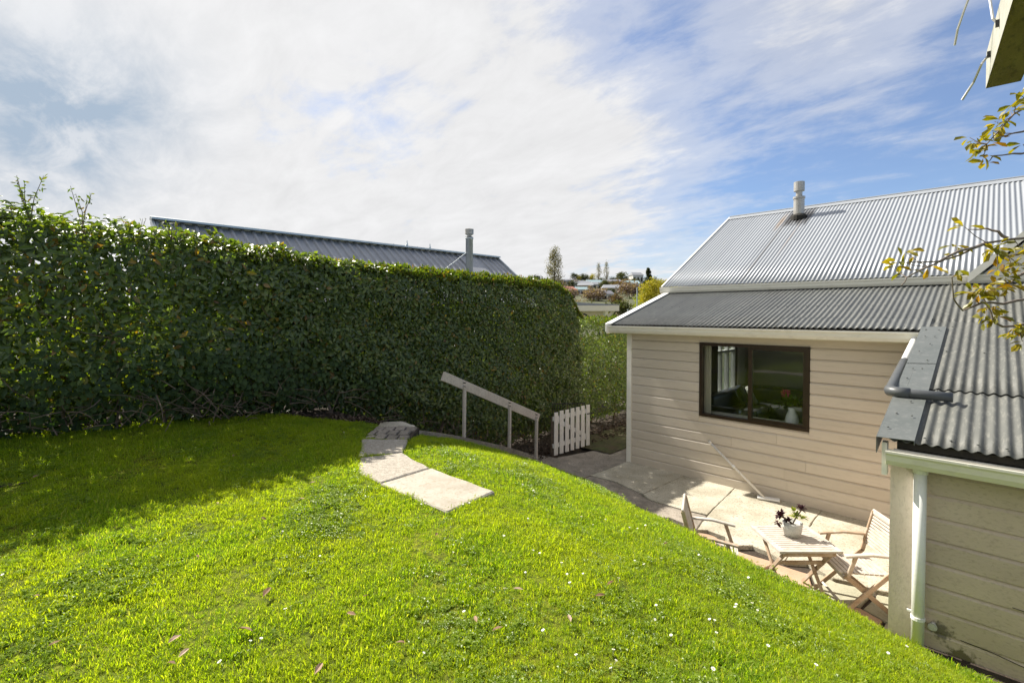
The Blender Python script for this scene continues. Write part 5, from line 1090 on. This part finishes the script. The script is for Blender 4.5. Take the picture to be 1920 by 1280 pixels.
b = MB(); pz = e1+bd*.4+bw*.05; b.box((pz.x-.05, pz.y-.05, 1.2), (pz.x+.05, pz.y+.05, 3.92)); part_at(b.build('post', m_beam), beam)
b = MB()
def along(s, h): return e0-bd*s+Vector((0, 0, h))-bw*.004
s1, s2 = along(.16, .075), along(.42, .075)
for q in (s1, s2): b.box((q.x-.006, q.y-.008, q.z-.010), (q.x+.006, q.y+.008, q.z+.010))
part_at(b.build('staple', m_iron), beam)
b = MB(); b.tube([s1, s1+Vector((-.02, -.005, -.03)), (5.10, -5.80, 3.93), (5.066, -5.79, 3.872)], .0045, 6); part_at(b.build('cable', m_wire), beam)
b = MB(); b.tube([s2, s2+Vector((-.012, -.0, .02)), (5.137, -6.06, 4.19), (5.118, -6.02, 4.235), (5.09, -5.975, 4.20), (5.072, -5.95, 4.155), (5.055, -5.92, 4.11), (5.045, -5.876, 4.069)], .0042, 6); part_at(b.build('cable', m_wire), beam)

# ---------------------------------------------------------------- neighbour's house beyond the hedge
nb = empty('grey_roofed_house', (-9, 0, 0)); tag(nb, 'neighbouring house with long charcoal trough section roof and galvanised flue behind the hedge', 'house')
RY0, RY1, RX, RZ, NS = -6.4, 4.78, -9.0, 5.20, .735
def nz(u): return RZ-NS*abs(u-RX)
b = MB(); b.box((-11.3, RY0+.4, -.4), (-6.6, RY1-.4, 3.3)); part_at(b.build('wall', m_curtdark), nb)
nrib = 42; pw = (RY1-RY0)/nrib
for k in range(nrib):
    y0 = RY0+k*pw; y1 = y0+pw; b = MB()
    for sgn in (1,):
        xe = -6.2
        def P_(y, h, x): return (x+h*.59, y, nz(x)+h*.81)
        prof = [(y0, .0), (y0+.03, .045), (y0+.085, .045), (y0+.115, 0.), (y1, 0.)]
        vs = [P_(y, h, RX) for y, h in prof]+[P_(y, h, xe) for y, h in prof]; m5 = len(prof)
        b.add(vs, [(i, i+1, i+1+m5, i+m5) for i in range(m5-1)])
    if 34 <= k <= 36:
        b = MB(); b.add([P_(y0, .055, RX), P_(y1, .055, RX), P_(y1, .055, xe), P_(y0, .055, xe), P_(y0, 0, RX), P_(y1, 0, RX), P_(y1, 0, xe), P_(y0, 0, xe)], [(0, 1, 2, 3), (4, 7, 6, 5), (0, 4, 5, 1), (1, 5, 6, 2), (2, 6, 7, 3), (3, 7, 4, 0)])
    part_at(b.build('roof_sheet', m_troof), nb)
b = MB(); b.add([(RX, RY0, RZ), (RX, RY1, RZ), (-11.9, RY1, RZ-NS*2.9), (-11.9, RY0, RZ-NS*2.9)], [(0, 1, 2, 3)]); part_at(b.build('rear_roof', m_troof), nb)
b = MB(); b.bar((RX+.08, RY0-.05, RZ+.03), (RX+.08, RY1+.02, RZ+.03), .30, .05); b.tube([(RX, RY0-.05, RZ+.06), (RX, RY1, RZ+.06)], .04, 8); part_at(b.build('ridge_cap', m_galv), nb)
b = MB(); b.bar((RX, RY1+.02, RZ+.0), (-6.2, RY1+.02, nz(-6.2)+.0), .05, .16); b.bar((RX, RY0-.02, RZ), (-6.2, RY0-.02, nz(-6.2)), .05, .16); part_at(b.build('barge_board', m_galv), nb)
b = MB(); b.add([(RX, RY1-.4, RZ-.1), (-11.3, RY1-.4, 3.3), (-6.6, RY1-.4, 3.3)], [(0, 1, 2)]); part_at(b.build('gable_wall', m_cream), nb)
FX, FY = -7.6, 2.20
b = MB(); b.lathe([(.125, 3.6), (.125, 5.52), (.14, 5.53), (.14, 5.58), (.07, 5.6), (.07, 5.66), (.12, 5.68), (.12, 5.84), (.1, 5.86)], (FX, FY, 0), 16); flu = part_at(b.build('flue', m_galv, None, True), nb)
b = MB(); b.lathe([(.145, 5.60), (.075, 5.63), (.075, 5.68), (.145, 5.70), (.15, 5.87), (.05, 5.9)], (FX, FY, 0), 16); o = b.build('cowl', m_flue); o.parent = flu
b = MB(); b.tube([(FX, FY, 5.15), (-7.7, 1.0, nz(-7.7)+.05)], .012, 6); o = b.build('stay', m_galv); o.parent = flu
for y, h in ((.62, .22), (1.56, .2), (.1, .06), (1.04, .06)):
    b = MB(); b.lathe([(.035, 0), (.035, h*.5), (.02, h*.55), (.012, h)], (RX, y, RZ+.05), 8); part_at(b.build('finial', m_galv), nb)

# cream building lower down the slope
cgh = empty('cream_garage', (-9.5, 14, 0)); tag(cgh, 'low cream building with a flat grey roof just above the far hedge', 'building')
cx = Vector((-.62, .785, 0)).normalized(); 
def cg(f, r, z):   # f = distance ahead of the camera, r = metres to the right of its axis
    return (5.174+.70711*(r-f), -8.505+.70711*(r+f), z)
def quadbox(b, pts, z0, z1):
    n = len(pts); b.add([(p[0], p[1], z0) for p in pts]+[(p[0], p[1], z1) for p in pts], [tuple(range(n-1, -1, -1)), tuple(range(n, 2*n))]+[(i, (i+1) % n, (i+1) % n+n, i+n) for i in range(n)])
b = MB(); quadbox(b, [cg(24, .9, 0), cg(23, 4.35, 0), cg(28, 5.4, 0), cg(30, 1.5, 0)], -.4, 3.12); part_at(b.build('wall', m_cream), cgh)
b = MB(); q = [cg(23.4, .6, 0), cg(22.3, 4.95, 0), cg(28, 6.0, 0), cg(30, 1.2, 0)]; quadbox(b, q, 3.10, 3.36); part_at(b.build('fascia', m_cream), cgh)
b = MB(); zs = (3.66, 3.40, 3.50, 3.80); b.add([(p[0], p[1], 3.37) for p in q]+[(p[0], p[1], z) for p, z in zip(q, zs)], [(3, 2, 1, 0), (4, 5, 6, 7), (0, 1, 5, 4), (1, 2, 6, 5), (2, 3, 7, 6), (3, 0, 4, 7)]); part_at(b.build('roof', m_silver), cgh)
b = MB(); b.bar(cg(22.6, 4.75, 3.1), cg(22.9, 4.2, 2.5), .12, .12); part_at(b.build('brace', m_cream), cgh)
arch = MB(); arch.tube([cg(20, 2.6+1.05*math.cos(a), 1.9+1.15*math.sin(a)) for a in [math.pi*k/14 for k in range(15)]], .04, 6); tag(arch.build('garden_arch', m_iron), 'thin dark garden arch in front of the low cream building', 'arch')

# ---------------------------------------------------------------- the far hillside with its houses and trees
def hill_z(f): return max(-.5, (f-75)*.083) if f < 470 else 32.8-(f-470)*.02
n1 = 40; fs_ = [30, 60, 75, 100, 130, 160, 200, 250, 300, 360, 420, 470, 560, 800]; vs = []; fcs = []
for f in fs_:
    for k in range(n1+1):
        r_ = (-.55+1.5*k/n1)*f*1.0; hz = hill_z(f)+(1.2*math.sin(r_*.03+f*.01)+.8*math.sin(r_*.011+2))*min(1, max(0, (f-60)/200))
        vs.append(cg(f, r_, hz if f > 60 else -.45))
for a_ in range(len(fs_)-1):
    for k in range(n1): fcs.append((a_*(n1+1)+k, a_*(n1+1)+k+1, (a_+1)*(n1+1)+k+1, (a_+1)*(n1+1)+k))
b = MB(); b.add(vs, fcs); tag(b.build('hill', m_hill, None, True), kind='structure')
def far_house(f, px_, w, d, h, roofh, wall_m, roof_m, label, dz=0, nwin=3):
    r_ = (px_-960)/905*f; z = hill_z(f)+dz-.3; t = empty('hill_house', cg(f, r_, z), R(45+random.uniform(-18, 18))); tag(t, label, 'house')
    b = MB(); b.box((-w/2, -d/2, -2), (w/2, d/2, h)); b.build('wall', wall_m, t)
    b = MB(); e = .4; b.add([(-w/2-e, -d/2-e, h), (w/2+e, -d/2-e, h), (w/2+e, d/2+e, h), (-w/2-e, d/2+e, h), (-w/2+e, 0, h+roofh), (w/2-e, 0, h+roofh)], [(0, 1, 5, 4), (2, 3, 4, 5), (1, 2, 5), (3, 0, 4), (3, 2, 1, 0)]); b.build('roof', roof_m, t)
    for k in range(nwin):
        x = -w/2+w*(k+.5)/nwin; b = MB(); b.box((x-.7, -d/2-.06, h*.3), (x+.7, -d/2-.003, h*.75)); b.build('window', m_dark, t)
def fm(name, c): return rough_mat(name, c, tuple(x*1.1 for x in c), .5, .7, 0)
fw = fm('far white wall', (.5, .5, .48)); fbk = fm('far red brick', (.26, .09, .07)); fgr = fm('far grey roof', (.2, .21, .23)); ftl = fm('far teal roof', (.2, .28, .3)); fdk = fm('far dark roof', (.12, .12, .14)); fbl = fm('far blue wall', (.2, .28, .38)); ftan = fm('far tan wall', (.46, .4, .32)); frd = fm('far red roof', (.3, .12, .09))
for args in [(330, 1113, 11, 8, 3.2, 1.6, fbk, ftl, 'far red brick house with a blue grey roof in the middle of the hillside', 0),
             (300, 1088, 11, 8, 3, 1.8, fw, fgr, 'far white house with a pale grey roof left of the brick house'),
             (250, 1098, 8, 7, 3, 1.4, ftan, fgr, 'far low tan house below the white one on the hillside'),
             (270, 1120, 8, 7, 3, 1.6, fw, fgr, 'far small white house below the red brick house'),
             (200, 1090, 6, 5, 2.6, 1.2, fw, ftl, 'far pale cottage just above the cream building roof'),
             (340, 1146, 13, 8, 3.4, 1.6, ftan, fdk, 'far long dark roofed house right of the brick house'),
             (260, 1182, 9, 8, 3.6, 1.8, fw, ftl, 'far house with a big pale teal roof near the right of the hillside'),
             (400, 1192, 9, 9, 7.5, 2.5, fw, fgr, 'far tall white house at the skyline left of the cypress'),
             (430, 1107, 34, 8, 3, 1.2, fdk, fgr, 'far long low school building along the skyline'),
             (400, 1068, 12, 8, 3, 1.5, fbl, fdk, 'far bluish house at the left end of the skyline'),
             (220, 1148, 9, 7, 2.6, 1.6, ftan, fgr, 'far grey roofed house among the bare pink trees'),
             (420, 1002, 14, 8, 3, 1.4, fbl, fdk, 'far blue roofed house at the skyline behind the poplar'),
             (190, 1060, 7, 6, 2.8, 1.5, ftan, frd, 'far russet roofed house below the tall poplar'),
             (300, 1165, 7, 6, 3, 1.4, fw, frd, 'far small red roofed house amid russet shrubs'),
             (160, 1130, 6, 5, 2.5, 1.3, fw, fdk, 'far low white shed near the foot of the hillside')]:
    far_house(*args)
def far_tree(name, f, px_, h, w, mat, label, shape='round', nleaf=700, size=None, dz=0, group=None):
    r_ = (px_-960)/905*f; z = hill_z(f)+dz-.2; t = empty(name, cg(f, r_, z)); tag(t, label, 'tree', group)
    b = MB(); b.tube([(0, 0, -.5), (random.uniform(-.1, .1)*w*.2, 0, h*.4), (0, 0, h*.85)], [h*.022+.03, h*.015+.02, .02], 6)
    for q in range(6): a_ = random.uniform(0, 6.28); z0 = h*random.uniform(.2, .6); b.tube([(0, 0, z0), (math.cos(a_)*w*.3, math.sin(a_)*w*.3, z0+h*.2)], [h*.008+.01, .01], 5)
    b.build('trunk', m_bark, t)
    ncl = 26 if shape != 'poplar' else 40
    if shape == 'poplar':
        zc = np.linspace(.1, .97, ncl); rad = w*.5*np.sin(np.clip(zc, .02, 1)*math.pi*.93+.12)**.8*(1-.35*zc); a = rnd(ncl, 0, 6.28); rr_ = rnd(ncl, .2, .75)*rad
        cc = np.stack([np.cos(a)*rr_, np.sin(a)*rr_, zc*h], 1); cr = rnd(ncl, .45, .8)*w*.25; vsx = 1.9
    elif shape == 'cone':
        ncl = 70; zc = rnd(ncl, .06, .98); rad = w*.5*(1-zc)**.75; a = rnd(ncl, 0, 6.28); cc = np.stack([np.cos(a)*rad*.7, np.sin(a)*rad*.7, zc*h], 1); cr = rnd(ncl, .6, 1.0)*w*.25*(1.12-zc); vsx = 1.2
    else:
        d = rdir(ncl); cc = d*np.array([w*.36, w*.36, h*.30])*rnd(ncl, .5, 1.05)[:, None]+np.array([0, 0, h*.62]); cr = rnd(ncl, .6, 1.1)*w*.23; vsx = .85
    ii = rng.integers(0, ncl, nleaf); dd = rdir(nleaf)*(rnd(nleaf)**.45)[:, None]
    P = cc[ii]+dd*cr[ii][:, None]*np.array([1, 1, vsx]); s = (size or w*.055)
    leaves('crown', P, rdir(nleaf), rdir(nleaf)+dd, rnd(nleaf, .7, 1.3)*s*1.5, rnd(nleaf, .7, 1.2)*s, mat, LEAF_LO, t)
far_tree('poplar_tree', 190, 1040, 18.5, 10.5, m_far_poplar, 'tall thin pale poplar above the right end of the big hedge', 'poplar', 4200, .3)
far_tree('poplar_tree', 400, 1122, 17.5, 8.5, m_far_poplar, 'far pale poplar, left one of the skyline pair', 'poplar', 900, .4, group='poplars on the skyline')
far_tree('poplar_tree', 400, 1137, 18.5, 8, m_far_poplar, 'far pale poplar, right one of the skyline pair', 'poplar', 900, .4, group='poplars on the skyline')
far_tree('cypress_tree', 190, 1215, 11.5, 6.5, m_far_dark, 'dark pointed conifer on the skyline beside the white gabled roof', 'cone', 3600, .34)
far_tree('round_tree', 185, 1229, 8.5, 6, m_far_olive, 'olive round tree leaning against the dark conifer', 'round', 900, .3)
far_tree('willow_tree', 62, 1231, 8.4, 5.6, m_far_willow, 'golden yellow willow beside the lean-to roof edge', 'round', 6000, .15)
far_tree('lime_green_tree', 66, 1206, 7.6, 3.6, m_far_lime, 'bright lime green young tree left of the golden willow', 'round', 1500, .12)
SK = [(430, 1077, 10, 9, m_far_dark, 'dark round tree at the left of the skyline row'), (430, 1086, 8, 8, m_far_willow, 'small yellow tree between dark skyline trees'), (430, 1095, 9, 11, m_far_dark, 'broad dark tree left of the skyline poplars'),
      (430, 1110, 9, 9, m_far_willow, 'pale yellow tree just left of the skyline poplars'), (380, 1163, 10, 13, m_far_olive, 'broad olive tree on the skyline right of the poplars'), (300, 1004, 8, 10, m_far_dark, 'dark round tree at the end of the charcoal roof'),
      (430, 1150, 6, 9, m_far_dark, 'low dark tree on the skyline beside the poplar pair'), (420, 1180, 7, 8, m_far_olive, 'small olive tree beneath the tall white house'), (240, 1070, 6, 7, m_far_dark, 'dark shrub like tree left of the white hillside house'),
      (300, 1080, 5, 7, m_far_rust, 'russet tree beside the white hillside house'), (260, 1133, 6, 7, m_far_olive, 'olive tree below the long dark roofed house'), (260, 1143, 5, 6, m_far_rust, 'dark red tree in the middle of the hillside'),
      (240, 1152, 6, 7, m_far_dark, 'dark green tree right of the red one'), (230, 1163, 6, 10, m_far_rust, 'spreading russet tree below the teal roof'), (170, 1180, 6, 10, m_far_bare, 'bare pinkish tree right of centre on the slope'),
      (150, 1115, 4.5, 9, m_far_bare, 'bare pinkish tree above the cream roof'), (140, 1062, 4.5, 8, m_far_bare, 'bare pinkish tree just right of the big hedge'), (170, 1142, 4, 5, m_far_dark, 'small dark tree above the cream roof end'),
      (130, 1155, 4, 5, m_far_rust, 'low russet shrub above the cream roof end'), (90, 1160, 4.2, 6, m_far_olive, 'olive tree behind the thin grey poles'), (280, 1048, 5, 8, m_far_rust, 'russet tree behind the foot of the tall poplar'),
      (310, 1190, 6, 8, m_far_olive, 'olive tree right of the teal roof'), (350, 1130, 6, 8, m_far_dark, 'dark tree beside the red brick house'), (350, 1175, 5, 8, m_far_bare, 'grey bare tree below the skyline at right')]
for f, px_, h, w, m_, lab in SK: far_tree('hillside_tree', f, px_, h, w, m_, lab, 'round', 800, None, 0, 'trees on the far hillside')
far_tree('dark_shrub', 48, 1166, 3.4, 5.0, m_far_dark, 'dark bushy shrub behind the end of the cream building', 'round', 1500, .14)
far_tree('dark_shrub', 52, 1190, 3.6, 4.6, m_far_dark, 'dark bushy shrub at the foot of the grey poles', 'round', 1500, .14)
far_tree('dark_shrub', 50, 1143, 3.2, 4.2, m_far_olive, 'olive bushy shrub peeping over the cream roof', 'round', 1200, .14)
for f, px_, h, lab in ((60, 1194, 6.6, 'tall thin grey pole in front of the lime tree'), (60, 1177, 3.9, 'short thin grey pole left of the tall one')):
    b = MB(); x, y, z = cg(f, (px_-960)/905*f, -.5); b.tube([(0, 0, 0), (0, 0, h)], [.09, .06], 8); b.tube([(0, 0, h), (0, 0, h+.1)], .09, 8); o = b.build('street_pole', m_galv); o.location = (x, y, z); tag(o, lab, 'pole')

# scrub that covers the slope between the houses
n = 5200
for nm, mt, k in (('hillside_scrub', m_far_olive, 0), ('hillside_scrub', m_far_dark, 1), ('hillside_scrub', m_far_bare, 2)):
    f = 90+rng.random(150)**.8*360; pxs = rng.uniform(960, 1290, 150); cc = np.array([cg(a_, (p_-960)/905*a_, hill_z(a_)+.6) for a_, p_ in zip(f, pxs)]); cr = f*.0075*rng.uniform(.6, 1.4, 150)
    ii = rng.integers(0, 150, n); dd = rdir(n)*(rng.random(n)**.4)[:, None]; P = cc[ii]+dd*cr[ii][:, None]*np.array([1.3, 1.3, .8])
    tag(leaves(nm, P, rdir(n), rdir(n), cr[ii]*.34, cr[ii]*.26, mt, LEAF_LO), kind='stuff')

far_shrub = empty('garden_shrub', (-5.4, -8.8, -.4)); tag(far_shrub, 'leafy shrub in the next garden glimpsed through gaps of the laurel hedge', 'shrub')
b = MB(); b.tube([(0, 0, -.1), (.1, .1, 1.5), (0, .2, 3)], [.09, .07, .03], 7); b.build('trunk', m_bark, far_shrub)
n = 5200; P = rdir(n)*(rng.random(n)**.4)[:, None]*np.array([1.0, 3.4, 1.7])+np.array([0, 0, 2.6])
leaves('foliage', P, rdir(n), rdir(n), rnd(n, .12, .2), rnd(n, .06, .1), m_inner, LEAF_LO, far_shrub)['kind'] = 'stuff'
